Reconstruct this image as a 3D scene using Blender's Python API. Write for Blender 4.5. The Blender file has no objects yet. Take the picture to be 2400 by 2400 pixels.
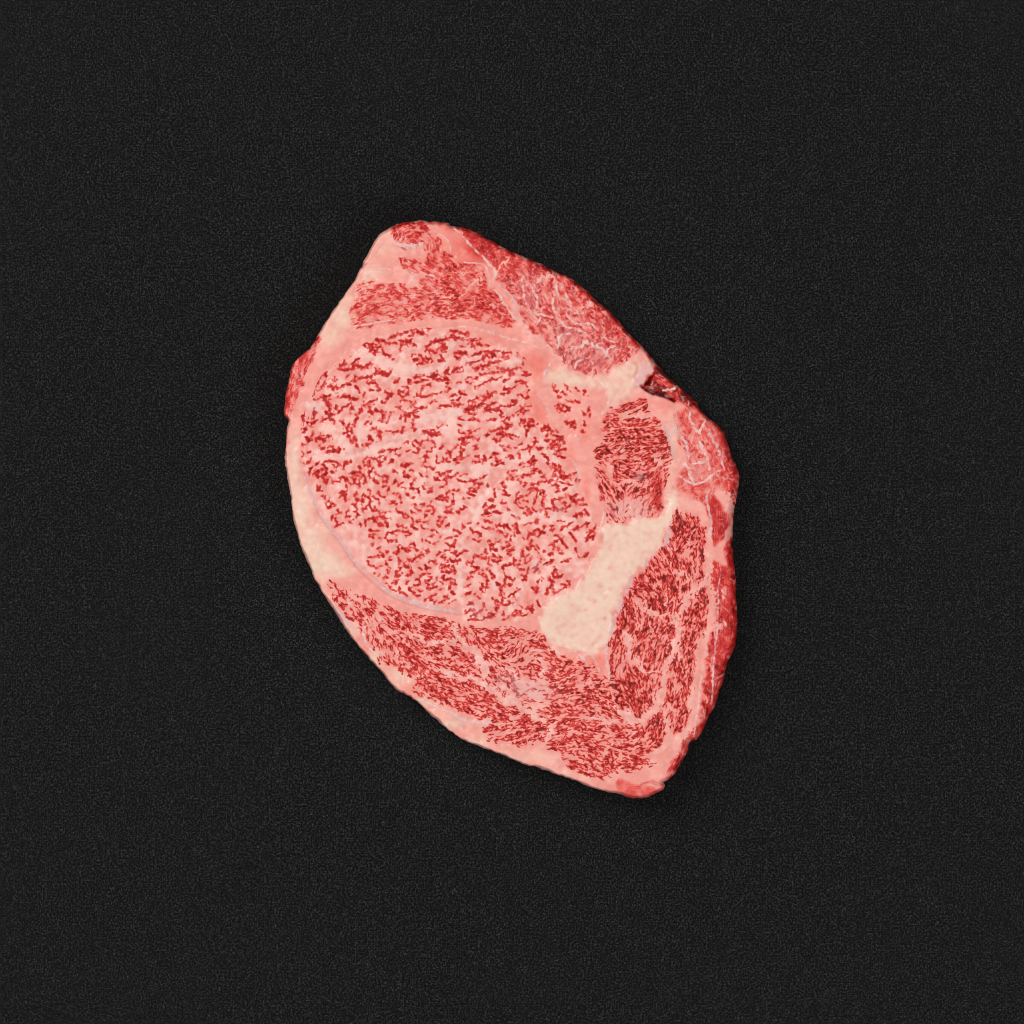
import bpy, bmesh, math, random
import numpy as np

# ---------------------------------------------------------------- camera, world, lamps, exposure
scene = bpy.context.scene
S = 0.00017                                 # metres per plan unit (2400 units = 0.408 m of board)
col = scene.collection
cam = bpy.data.objects.new('camera', bpy.data.cameras.new('camera')); col.objects.link(cam)
CAM_H, REF_Z = 2.4, 0.0145
cam.location = (0, 0, CAM_H); cam.rotation_euler = (0, 0, 0)
cam.data.sensor_width = 36; cam.data.lens = 36*(CAM_H-REF_Z)/(2400*S); cam.data.clip_end = 50; cam.data.clip_start = .05
scene.camera = cam
world = bpy.data.worlds.new('World'); scene.world = world; world.use_nodes = True
bg = world.node_tree.nodes['Background']; bg.inputs['Color'].default_value = (1, .985, .97, 1); bg.inputs['Strength'].default_value = 0.40
def area(name, loc, size, power, colr):
    l = bpy.data.lights.new(name, 'AREA'); l.shape = 'SQUARE'; l.size = size; l.energy = power; l.color = colr
    o = bpy.data.objects.new(name, l); col.objects.link(o); o.location = loc
    d = [-c for c in loc]; n = math.sqrt(sum(c*c for c in d)); d = [c/n for c in d]
    o.rotation_euler = (math.acos(-d[2]), 0, math.atan2(d[1], d[0])-math.pi/2)
    return o
area('key_softbox', (-1.8, 1.5, 2.1), 1.6, 52, (1, .985, .965))
area('fill_softbox', (1.8, -1.5, 2.1), 1.6, 42, (.985, .99, 1))
area('glint_lamp', (-0.85, 0.7, 2.1), 0.2, 8, (1, .99, .975))  # extra lamp, added only to put small wet glints on the bumps
vs = scene.view_settings
vs.view_transform = 'Standard'; vs.look = 'None'; vs.exposure = 0.0; vs.gamma = 1.0; vs.use_curve_mapping = False
scene.render.film_transparent = False
scene.cycles.filter_width = 1.0
# ---------------------------------------------------------------- plan data (units: 1/2400 of the board width)
OUTLINE = [(985,513),(1001,518),(1025,518),(1050,521),(1057,527),(1084,531),(1107,539),(1128,549),(1140,557),(1155,563),
 (1181,579),(1206,590),(1231,602),(1252,610),(1274,620),(1296,632),(1315,640),(1333,648),(1350,659),(1367,672),(1384,688),(1399,703),
 (1415,716),(1430,728),(1450,750),(1462,764),(1474,779),(1487,793),(1501,805),(1512,818),(1524,832),(1538,851),(1553,867),
 (1567,882),(1592,903),(1605,915),(1617,927),(1627,936),(1636,944),(1644,960),(1659,976),(1675,989),(1690,1003),(1697,1012),(1703,1027),
 (1709,1045),(1715,1067),(1721,1080),(1728,1093),(1732,1104),(1734,1118),(1732,1140),(1728,1166),(1723,1189),(1721,1203),(1720,1218),
 (1719,1250),(1717,1276),(1719,1295),(1721,1313),(1725,1347),(1727,1378),(1728,1428),(1730,1460),(1728,1487),(1725,1511),(1716,1536),
 (1708,1549),(1702,1570),(1697,1595),(1691,1612),(1685,1629),(1675,1657),(1669,1667),(1663,1677),(1654,1701),(1641,1725),(1633,1735),
 (1619,1741),(1613,1763),(1605,1776),(1597,1788),(1590,1801),(1582,1815),(1571,1828),(1557,1835),(1560,1843),(1554,1853),(1543,1859),(1529,1865),
 (1517,1870),(1504,1873),(1488,1873),(1473,1871),(1455,1864),(1436,1860),(1417,1856),(1386,1847),(1366,1839),(1346,1831),(1320,1822),(1293,1812),
 (1274,1805),(1256,1799),(1238,1796),(1220,1789),(1194,1778),(1166,1767),(1150,1761),(1135,1755),(1104,1744),(1091,1738),(1079,1732),
 (1062,1720),(1045,1707),(1028,1693),(1011,1679),(986,1654),(969,1640),(951,1628),(930,1619),(914,1603),(902,1586),(888,1570),(874,1555),
 (849,1527),(824,1496),(813,1481),(802,1465),(784,1434),(773,1418),(762,1402),(751,1384),(740,1365),(728,1334),(712,1300),(702,1273),
 (696,1252),(690,1232),(686,1214),(684,1195),(679,1158),(674,1132),(670,1105),(667,1086),(666,1068),(668,1052),(670,1037),(670,1020),(671,1002),
 (675,985),(668,977),(664,966),(667,940),(670,915),(676,890),(680,870),(685,853),(696,840),(710,827),(724,815),(734,802),(743,787),(752,769),
 (763,752),(774,735),(786,718),(799,700),(815,676),(830,654),(839,638),(848,624),(850,612),(855,604),(870,576),(878,562),(886,551),(897,541),
 (911,533),(926,525),(942,520),(958,518),(973,517)]

EYE = [(799,850),(836,822),(873,797),(926,778),(988,768),(1066,770),(1128,789),(1200,817),(1228,835),(1236,862),(1250,884),(1257,915),
 (1256,950),(1260,984),(1274,994),(1311,1013),(1328,1039),(1331,1052),(1327,1076),(1337,1099),(1358,1110),(1362,1142),(1375,1164),(1384,1198),
 (1399,1229),(1396,1257),(1387,1291),(1377,1329),(1349,1360),(1324,1384),(1296,1403),(1268,1428),(1231,1448),(1176,1456),(1135,1453),(1104,1458),
 (1083,1447),(1077,1434),(1010,1424),(964,1409),(924,1387),(886,1359),(855,1334),(824,1300),(793,1251),(771,1229),(755,1204),(734,1164),
 (716,1124),(704,1086),(702,1040),(708,993),(716,950),(726,935),(735,925),(747,893),(765,871),(786,858)]
# muscles: (polygon, wash, tone, roughness, label)
UPPER = [(830,672),(852,663),(880,662),(926,663),(955,666),(972,672),(985,668),(972,650),(950,634),(930,606),(966,601),(985,606),
 (1018,598),(1040,589),(1057,597),(1078,613),(1100,618),(1122,620),(1137,634),(1141,655),(1152,672),(1175,692),(1196,724),(1210,752),(1205,772),
 (1150,764),(1100,748),(1035,752),(973,755),(926,758),(880,763),(846,771),(826,766),(818,744),(820,712)]
TOPKNOB = [(914,548),(922,532),(938,523),(985,517),(1004,526),(1016,540),(1031,558),(1034,586),(1018,598),(998,592),(985,580),(945,583),(926,570)]
EDGEM = [(1061,527),(1084,552),(1122,596),(1150,618),(1168,640),(1160,656),(1172,668),(1206,703),(1216,730),(1233,765),(1262,792),(1287,809),
 (1305,837),(1330,859),(1352,871),(1386,880),(1414,880),(1436,864),(1464,850),(1482,832),(1496,818),(1512,826),(1540,846),(1520,800),(1440,720),(1350,640),(1230,585),(1100,520)]
ROUND = [(1461,946),(1492,936),(1517,936),(1521,965),(1541,981),(1554,1002),(1569,1034),(1577,1074),(1572,1099),(1566,1124),(1557,1142),
 (1554,1173),(1551,1201),(1532,1217),(1492,1215),(1461,1226),(1430,1221),(1417,1198),(1405,1158),(1395,1111),(1391,1074),(1398,1049),(1411,1033),
 (1403,1015),(1406,987),(1423,965),(1442,953)]
SIDEM = [(1582,1188),(1600,1190),(1618,1202),(1647,1217),(1657,1248),(1653,1291),(1652,1335),(1660,1362),(1661,1424),(1657,1474),(1640,1517),
 (1637,1579),(1627,1642),(1612,1704),(1582,1716),(1560,1722),(1545,1755),(1518,1768),(1510,1720),(1500,1690),(1470,1665),(1430,1640),(1400,1600),(1420,1575),
 (1428,1540),(1424,1515),(1432,1490),(1440,1450),(1452,1420),(1462,1388),(1482,1350),(1500,1336),(1524,1308),(1542,1290),(1558,1257),(1570,1234)]
CAPM = [(762,1362),(771,1355),(802,1370),(840,1390),(886,1409),(933,1427),(979,1437),(1026,1443),(1066,1452),(1085,1466),(1135,1471),(1197,1467),
 (1243,1477),(1275,1493),(1290,1514),(1310,1532),(1355,1546),(1385,1556),(1410,1590),(1440,1640),(1475,1668),(1500,1690),(1512,1722),(1518,1768),(1540,1790),(1500,1804),
 (1464,1812),(1417,1825),(1374,1823),(1337,1809),(1315,1784),(1290,1757),(1262,1740),(1212,1750),(1166,1747),(1132,1732),(1122,1707),(1147,1690),
 (1119,1686),(1073,1668),(1026,1648),(979,1633),(967,1620),(979,1597),(948,1583),(924,1567),(899,1557),(877,1536),(861,1499),(834,1468),(802,1437),(779,1404)]
FANM = [(1576,968),(1600,958),(1630,955),(1650,962),(1700,1000),(1750,1090),(1740,1180),(1723,1192),(1712,1180),(1700,1160),(1680,1150),(1664,1160),(1656,1188),(1641,1180),
 (1625,1176),(1594,1148),(1582,1130),(1597,1099),(1610,1080),(1597,1049),(1582,1002),(1574,976)]
DARKM = [(1660,1195),(1664,1166),(1676,1162),(1690,1180),(1700,1200),(1712,1207),(1706,1232),(1698,1260),(1682,1276),(1674,1284),(1668,1260),(1664,1226)]
RIMM = [(1697,1282),(1740,1270),(1750,1480),(1730,1560),(1690,1660),(1650,1740),(1622,1745),(1622,1732),(1633,1700),(1640,1642),(1651,1580),(1655,1520),(1668,1486),
 (1678,1440),(1664,1378),(1664,1335),(1674,1312),(1690,1318),(1706,1330)]
LOBEM = [(727,806),(745,780),(748,808),(738,838),(719,862),(710,896),(697,940),(682,970),(672,990),(655,985),(655,940),(675,850)]
FLAP = [(1533,864),(1556,858),(1580,880),(1640,930),(1660,960),(1632,962),(1612,951),(1588,942),(1566,934),(1545,926),(1524,914),(1514,904),(1520,884)]
TAILM = [(1612,1700),(1640,1728),(1625,1760),(1600,1800),(1575,1830),(1562,1822),(1570,1795),(1588,1760),(1600,1735)]
# fat bodies
WEDGE = [(1420,1223),(1461,1229),(1492,1217),(1538,1214),(1558,1195),(1566,1160),(1576,1140),(1588,1160),(1582,1190),(1575,1211),(1569,1232),(1557,1257),(1541,1291),
 (1523,1307),(1498,1335),(1479,1350),(1461,1388),(1442,1422),(1434,1456),(1427,1499),(1414,1517),(1393,1534),(1361,1531),(1330,1520),(1302,1514),
 (1284,1499),(1271,1474),(1264,1449),(1278,1424),(1324,1390),(1346,1381),(1361,1362),(1386,1319),(1399,1300),(1408,1273),(1414,1242)]
GRISTLE = [(1274,887),(1299,865),(1349,878),(1417,885),(1460,859),(1488,838),(1516,843),(1535,856),(1523,881),(1507,899),(1489,912),(1479,927),(1454,943),
 (1430,956),(1430,940),(1417,915),(1404,905),(1367,912),(1321,893),(1293,900)]
SALMON = [(996,519),(1022,518),(1048,522),(1061,529),(1075,549),(1092,568),(1110,586),(1128,602),(1147,624),(1156,640),(1150,650),(1144,636),(1133,623),
 (1110,619),(1087,615),(1070,608),(1056,591),(1052,570),(1042,559),(1028,549),(1010,535)]
PALEFLAP = [(1484,888),(1492,905),(1508,905),(1521,884),(1530,872),(1533,856),(1524,848),(1506,855),(1492,868)]
KNUCKLE = [(1440,1830),(1456,1822),(1476,1832),(1500,1842),(1535,1838),(1557,1838),(1562,1845),(1552,1860),(1505,1880),(1460,1870)]

# tile strokes: name -> (ox, oy, factor, text)   "width: x,y x,y ... ; x,y x,y"
EYE_TILES = [
(690,760,1.2422,"""7: 92,60 100,52 110,45 120,40 134,40
4: 84,68 92,64 98,58
6: 135,35 145,32 158,30 168,32
10: 142,40 150,43 160,42 ; 146,50 155,50
4: 168,32 178,36 190,35
6: 178,27 190,22
5: 166,50 170,56 178,60 186,66
7: 84,72 87,78 85,84 92,87 102,86 110,82 120,79 130,82 140,78 144,73
5: 110,74 116,69 126,65
3: 90,78 98,74 ; 95,82 104,81 ; 69,80 80,75
9: 60,96 61,100
3: 62,90 52,96 47,105 42,116 39,124 38,132 35,136 ; 60,105 57,112 54,120 48,124 42,124
6: 52,119 56,116
5: 76,100 77,107 ; 113,95 115,102 114,108 108,108
3: 105,96 98,102
6: 120,103 130,102 140,100 148,96 155,90 155,83
8: 155,88 165,91 176,95 182,88
5: 133,108 142,112 152,112 158,119 163,124 ; 152,110 158,118
4: 142,125 150,125 ; 156,125 163,123
8: 173,128 181,130 178,137 174,141
4: 165,146 166,149 171,149
8: 67,118 76,118 80,119
5: 80,119 81,127 84,134
4: 88,120 92,115 100,114 108,116 115,117 121,122 123,128
9: 100,135 108,140 118,142
5: 80,136 88,137 96,136 104,140
6: 130,138 133,132
3: 132,147 142,147 152,144 157,141
5: 36,143 44,142 52,138 60,136 68,134
3: 53,140 62,142 70,143
6: 56,142 63,148 67,158 68,168
8: 60,165 68,172 66,180
6: 38,160 40,168 36,178 ; 20,165 17,175 15,185 ; 25,185 35,188 42,182
7: 52,182 62,178 72,180 76,188
4: 108,142 105,150 98,155 90,160 82,168 ; 108,148 109,158 107,168
5: 125,152 127,160 122,168
6: 130,155 138,150 143,158 146,168
8: 140,165 146,170
6: 153,163 162,165 168,172 166,180 158,182
5: 135,188 142,185 146,190 ; 118,172 116,182 113,192
4: 187,165 180,170 178,180 174,186
6: 78,155 80,160 ; 98,188 104,192
5: 88,184 94,188"""),
(920,760,1.2422,"""5: 2,25 8,20
4: 10,22 28,15 38,12 42,11
5: 42,15 55,17 66,20
4: 32,23 42,17
3: 58,9 74,8
6: 13,31 25,33 35,35 42,40
4: 4,35 12,39 17,42 14,52
6: 75,34 85,33 95,30 105,26 116,25 125,27
4: 125,27 135,30 145,29 ; 80,29 90,27
6: 110,13 122,14 133,17 142,18
12: 92,38 98,42 95,48
5: 75,35 66,42 63,50 ; 65,48 75,52 86,52 96,49
6: 88,56 92,62 95,68 88,69
5: 40,57 48,57 55,62 58,70 52,74 47,77
7: 38,66 44,69 48,68
5: 62,60 66,66 74,66 73,72 ; 58,70 66,72 ; 130,42 136,43
4: 145,30 155,31 165,29
5: 143,38 150,38 ; 150,43 155,42 ; 160,38 170,39 182,40
7: 116,55 128,54 140,55
6: 118,62 126,63 132,58
5: 148,60 158,57 170,53 182,52 190,58
8: 178,60 188,62
4: 137,76 150,72 165,69 175,63
6: 150,83 158,85 170,79 182,75 193,72
3: 165,94 180,93 193,90
7: 30,106 34,110
4: 40,110 50,109 60,106 70,105
5: 42,101 50,99 58,97
9: 68,98 76,100 84,97
7: 78,104 90,104 100,104 108,108 102,112
6: 98,94 104,90 108,85 ; 112,90 120,85 130,81
3: 120,91 132,90
4: 74,95 84,88
7: 5,109 10,106
4: 140,103 146,100 ; 155,103 162,101
3: 122,111 130,110 ; 138,109 143,109
4: 156,118 168,114 178,109 188,104 193,105
3: 145,112 154,111
5: 12,125 18,127 20,125
4: 10,126 14,134 20,136 28,132 31,126 28,119 20,118 ; 54,124 62,116 72,114 72,118
7: 44,134 52,132
4: 52,138 64,136 74,134 82,131
6: 92,129 100,125 109,121
4: 122,135 132,131 140,133
8: 124,130 130,130
4: 106,141 110,136 120,133
3: 110,143 122,143 130,138
4: 70,149 78,147 85,146
3: 110,149 118,147 ; 118,154 132,151
5: 116,155 121,153
4: 85,158 92,154 102,155 110,156 ; 143,146 155,141 164,137
8: 174,130 182,134 176,140
6: 168,144 173,142
9: 138,164 150,158 160,154 168,150
4: 142,166 150,170 160,170
6: 173,162 180,155 192,150
5: 175,163 190,161
3: 7,155 16,158 20,163 24,168
4: 15,145 22,144 ; 26,145 36,146 33,152 ; 30,158 34,155 42,150 43,145 ; 48,159 64,158
6: 36,168 42,174 48,175
5: 40,165 46,160
4: 12,180 20,174 28,172 38,174 ; 25,185 24,178 ; 38,180 40,190
6: 125,178 135,180
5: 145,182 155,180 162,183
4: 180,182 193,178 ; 95,190 102,191
5: 125,188 130,192"""),
(1150,800,1.2422,"""8: 0,25 8,27
4: 2,20 12,17 ; 18,19 26,22 40,21
6: 20,32 32,30
5: 8,42 16,40 18,36 ; 62,32 63,38 61,44
4: 52,22 56,27 62,30 ; 15,52 25,54 35,55 45,52 58,50
9: 32,55 42,54
3: 0,60 15,58 28,58
5: 36,63 44,60
4: 58,57 66,60 70,64 75,62
5: 59,65 66,66
3: 0,74 10,72 20,68
4: 22,80 28,74 35,68
5: 46,77 56,76 64,79 68,85
4: 40,90 48,84 56,80
7: 22,92 30,90
4: 0,100 10,96
5: 20,100 30,98 38,92 32,88 ; 50,100 58,102 64,107 72,105
4: 70,95 74,92 ; 0,120 12,116
6: 38,113 49,112
3: 12,125 28,122
4: 0,131 15,129 18,122 ; 30,123 42,120 50,117
5: 15,138 20,140 ; 18,130 20,136
6: 55,133 62,124 70,122 75,122
4: 50,138 60,134 70,130 ; 25,150 35,142 45,138 52,132
3: 0,150 12,147
5: 24,150 28,155 34,157 40,156
9: 55,155 64,150
8: 70,155 80,150
6: 65,160 75,160 88,157
4: 0,170 15,167 28,164 38,158 ; 70,165 68,172
5: 10,178 25,172 30,178
7: 98,166 104,160 110,164 106,170
5: 115,172 122,170 126,172
6: 84,182 86,190
5: 105,188 112,185 ; 122,178 135,182
7: 125,186 135,182
6: 117,82 120,88 ; 123,94 130,96 ; 128,103 132,106
5: 136,95 140,101
3: 138,80 142,84 ; 144,88 152,96
4: 160,88 164,93
6: 174,93 180,97 176,100
5: 144,112 148,113 156,116 ; 160,113 168,116
8: 122,118 128,121 ; 124,126 133,131
4: 130,118 140,122 148,128
7: 140,132 148,131 149,127
6: 186,125 184,132 186,140
3: 172,132 178,138 184,142
9: 143,153 152,155 158,156
5: 150,160 158,162 163,163
7: 175,155 177,153
6: 173,166 175,172"""),
(690,1000,1.2422,"""8: 20,2 18,10
5: 36,10 33,18 30,22
8: 24,20 28,28
5: 40,22 44,30
12: 48,22 56,24 64,18
7: 15,36 20,34
6: 27,48 30,52
3: 15,48 18,53 14,57
4: 30,62 28,68 22,72 17,68
5: 46,37 50,34
6: 53,42 57,40
8: 62,47 72,46 80,47 88,42
4: 64,40 70,39 75,42
8: 98,2 100,10 104,18 107,27
5: 108,2 108,12 113,20 116,28 118,38 120,39
4: 95,15 97,12
6: 146,5 155,6 163,10
8: 140,17 144,24 148,28
6: 162,10 160,20 163,24 ; 130,37 138,34 140,38
4: 174,8 182,8 ; 185,13 189,11 ; 160,52 164,47 170,46
5: 176,43 184,44 182,48
3: 160,58 168,55 172,60 166,60
6: 40,72 45,68
5: 34,78 28,86 30,90
4: 57,67 68,65 77,66 82,70 80,78 77,84
5: 55,72 60,78 66,84 74,86
9: 60,82 58,90 50,95
5: 35,90 45,84 54,80
6: 40,92 45,96
7: 58,90 56,98 60,105 65,100
8: 58,100 62,106
6: 92,80 96,70 104,66 108,66
7: 106,87 116,87
8: 124,76 124,84 120,90
5: 121,92 115,98 112,103 117,108 124,107 122,100 ; 124,96 132,94 135,100 132,107
6: 122,108 125,115
5: 134,62 132,70 137,73
6: 140,58 147,60 152,60
7: 155,62 160,68 166,73
4: 142,65 143,75 148,80 142,88 142,96 ; 150,85 156,88 ; 183,60 186,65 180,70
6: 186,86 192,83
4: 72,106 78,103 84,104
6: 86,104 90,97 97,99 102,106 100,112
10: 88,124 94,126 90,130
8: 96,132 99,138 ; 44,114 47,119
4: 50,120 55,122 ; 50,132 55,131 ; 60,130 59,138 64,142 68,132
7: 64,152 70,149 73,145
5: 162,94 172,93 175,96 174,103 168,104 ; 150,97 152,103 160,107 ; 167,114 173,112 178,118 174,125
4: 157,120 160,128 168,132 172,138
6: 116,126 118,134 118,140 124,142
4: 130,126 128,135 130,144
3: 140,120 144,125
5: 133,131 140,134 144,140 140,148
3: 145,131 152,134 158,138 161,145 159,152 156,158 150,158 145,154 142,148
6: 152,154 158,157
5: 126,160 133,155 139,148 ; 108,146 115,148 119,156
4: 110,160 118,160 121,166 117,171
5: 98,170 105,170
4: 98,168 100,160 104,157
6: 82,158 86,162
4: 78,165 77,172 82,180
5: 70,175 75,168
4: 160,160 160,168 168,172 182,175
3: 166,163 180,160
6: 180,145 190,142
5: 105,180 110,176
3: 75,188 92,182
4: 124,180 126,188
5: 140,173 150,175 158,182 168,188
4: 134,176 134,186
3: 172,182 177,186 175,190"""),
(920,1000,1.2422,"""7: 20,3 20,10
4: 8,10 12,9 ; 35,4 42,4 43,8
9: 58,11 66,12 72,15 82,15 90,15
5: 86,3 88,1
4: 72,8 80,6 ; 78,12 88,12 ; 125,7 128,12 135,13 145,13 155,8 165,3 ; 140,8 150,7
6: 174,17 182,15
4: 182,10 193,8
8: 132,26 137,29
5: 138,28 145,22 152,19 ; 125,24 135,22
7: 157,22 160,24
3: 112,43 122,38 130,34 ; 22,32 30,28
5: 37,29 43,27 48,31
3: 53,36 55,30 62,27 72,27 78,32 80,37
5: 74,42 78,38
3: 54,36 58,42 ; 65,48 72,47
4: 40,35 42,37 ; 48,40 49,46 45,51 38,48
3: 26,48 34,44 ; 5,48 8,43 16,40 ; 6,52 12,54 18,50
7: 90,41 95,37
3: 95,36 100,31
6: 100,50 110,48
4: 128,35 128,44 130,52 135,57 144,55 ; 132,46 136,44 ; 153,36 160,37 158,40 154,43
5: 158,57 162,55 ; 152,66 160,66 166,67 ; 172,55 174,62 171,66
4: 185,56 182,64 ; 52,60 60,57 65,55 62,64 56,74
3: 84,53 82,62 85,68 92,68 96,63 95,57 ; 102,62 108,55 111,60 ; 103,65 110,66
7: 117,62 121,63
4: 118,68 126,69 ; 124,61 132,62
8: 18,74 25,73 33,72
5: 22,68 30,70
4: 22,83 20,88 ; 33,83 42,82
6: 22,93 33,94
4: 52,88 56,94 62,94 67,88 ; 63,75 70,76
5: 75,79 79,80
3: 82,86 88,87 90,92 87,96 80,97
4: 81,100 90,100 ; 112,83 103,84 99,88 102,93 112,95 118,90 ; 118,92 124,87 ; 128,94 134,90 142,90
3: 122,100 135,104 145,103 155,102 165,98
6: 150,100 155,100 ; 170,95 176,92
4: 42,97 40,103 ; 35,112 38,106
5: 34,117 42,117 48,120 51,126
7: 4,108 9,102
3: 12,111 20,105 ; 18,115 27,116 ; 60,110 60,116 66,120 71,122 76,114
6: 68,120 72,122
5: 98,101 102,105 98,111
3: 90,115 96,113
5: 154,110 160,107 170,109
6: 144,124 150,121 157,122
4: 145,116 152,117 ; 146,128 155,130 ; 158,120 165,116
6: 178,112 181,113
4: 0,126 8,127 14,133 18,140 15,145
6: 0,143 8,146 ; 25,128 30,129
3: 35,136 42,133
6: 75,139 85,136 95,138 103,140
5: 84,136 90,133 97,133
3: 103,134 103,126 108,120 118,121 126,121 128,128 ; 108,130 114,127 ; 132,135 145,134
6: 113,139 115,141
3: 112,148 117,146
4: 37,148 44,147 42,152 48,157 56,159
6: 54,146 59,149
4: 66,149 73,150 78,157 77,164 72,165 ; 62,160 70,160 ; 60,170 66,165
6: 8,158 14,162 20,166
4: 25,165 30,170 ; 22,172 28,173 ; 36,160 42,164 ; 35,172 38,175 ; 101,163 102,154 110,153 111,160
6: 103,162 114,163 ; 120,161 126,163 ; 130,155 138,152 ; 182,139 190,138
5: 172,150 178,143
6: 180,155 190,148 ; 170,166 178,163 188,164
5: 174,158 180,160
4: 88,170 96,171 102,174
5: 85,178 92,180 98,174 ; 85,184 90,188 ; 102,187 107,183
4: 37,183 42,180 50,179 60,181 68,178
3: 8,183 18,187
5: 132,184 136,190 ; 142,184 150,181
4: 160,184 162,180 ; 175,178 186,180"""),
(1150,1000,1.2422,"""4: 0,9 15,5 25,4
6: 30,3 36,0 ; 22,14 28,17
4: 5,24 12,26 10,29
3: 15,26 22,20 28,18
4: 35,15 45,17 52,20
5: 66,12 70,6
4: 68,18 67,13
7: 98,6 103,2 110,6
5: 115,12 120,8 127,11
4: 101,18 107,17
7: 86,22 84,30 84,37
6: 86,38 92,41 98,40
5: 104,26 110,30
4: 121,17 130,20
7: 124,25 132,24 138,22
8: 116,32 121,29
6: 108,40 116,38 122,34 ; 128,33 120,36
7: 124,47 132,44 140,42
4: 118,51 125,51
8: 128,57 136,58 141,60
5: 140,32 138,31
4: 53,35 60,33 ; 70,36 76,40
3: 18,35 30,38 40,40 48,40
4: 27,42 30,46
3: 54,44 62,43 70,43 74,47
4: 33,58 38,54 42,58 37,61
3: 50,52 55,54 54,60
5: 3,55 8,50 13,52
4: 0,58 10,60 ; 3,70 10,72 20,70
6: 20,70 24,69 ; 12,66 16,66
5: 77,59 80,55
6: 78,66 88,63 ; 70,68 75,64 ; 74,73 80,71
4: 54,72 62,70 ; 60,77 66,74
3: 94,52 103,53
7: 101,56 108,60 111,64 ; 106,74 110,70
8: 116,78 122,82 128,78
5: 118,70 124,74 ; 128,73 132,80 131,90
4: 116,94 122,95 ; 34,90 36,84 42,84 49,83 ; 33,88 38,95 45,96
3: 51,92 48,98 55,99
6: 78,84 84,81 88,80
4: 90,83 95,86 ; 58,97 64,91 74,91 82,87
5: 96,95 102,92
3: 22,104 30,99 42,99
6: 22,105 24,112 30,116
5: 58,107 66,107 60,112 ; 76,110 88,107 96,105
4: 98,104 108,103
6: 108,104 119,102
7: 128,97 138,96 147,92
4: 125,100 130,98
3: 150,93 158,87 165,87
8: 163,104 165,98
4: 118,111 124,109 128,113 ; 130,104 142,108 155,110
5: 123,124 130,118
6: 137,118 145,116
4: 125,116 130,118 ; 8,118 7,128 9,133 ; 18,118 28,122 28,130 ; 25,128 35,130
5: 70,120 76,116 85,118 90,122
4: 72,126 66,130 56,130 ; 48,128 54,124
5: 88,122 87,130 86,138 80,145
4: 64,138 72,142
6: 92,128 98,124 102,132
5: 99,138 96,144 ; 52,135 48,142 50,148
6: 22,142 26,145
4: 27,152 37,156 ; 0,138 6,138 ; 2,152 8,148 ; 5,160 20,163 ; 55,152 62,154
7: 70,155 76,160
5: 78,156 86,160
4: 94,160 98,154 96,148
5: 64,162 74,166 ; 116,140 118,146
4: 120,136 128,137 135,135
9: 146,130 152,134 158,130
8: 138,142 144,150 150,148
6: 155,135 160,142
4: 160,142 175,136
5: 160,150 165,145
3: 104,156 112,154 118,152
7: 120,152 126,158
5: 130,157 140,155 142,160
4: 170,150 182,147
7: 178,158 181,163 184,164 ; 156,170 165,167 172,164
3: 104,160 106,168
4: 104,171 110,170
3: 41,168 48,173 54,174
4: 80,180 86,177 92,175 ; 82,181 90,181
5: 65,185 72,182
3: 45,190 44,186 48,184 52,188
4: 10,185 18,183 ; 25,184 33,188
5: 140,188 148,184 154,181
3: 120,180 130,178 138,180
5: 175,186 187,182 ; 160,192 166,188
4: 100,188 104,186 ; 112,188 118,187"""),
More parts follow.
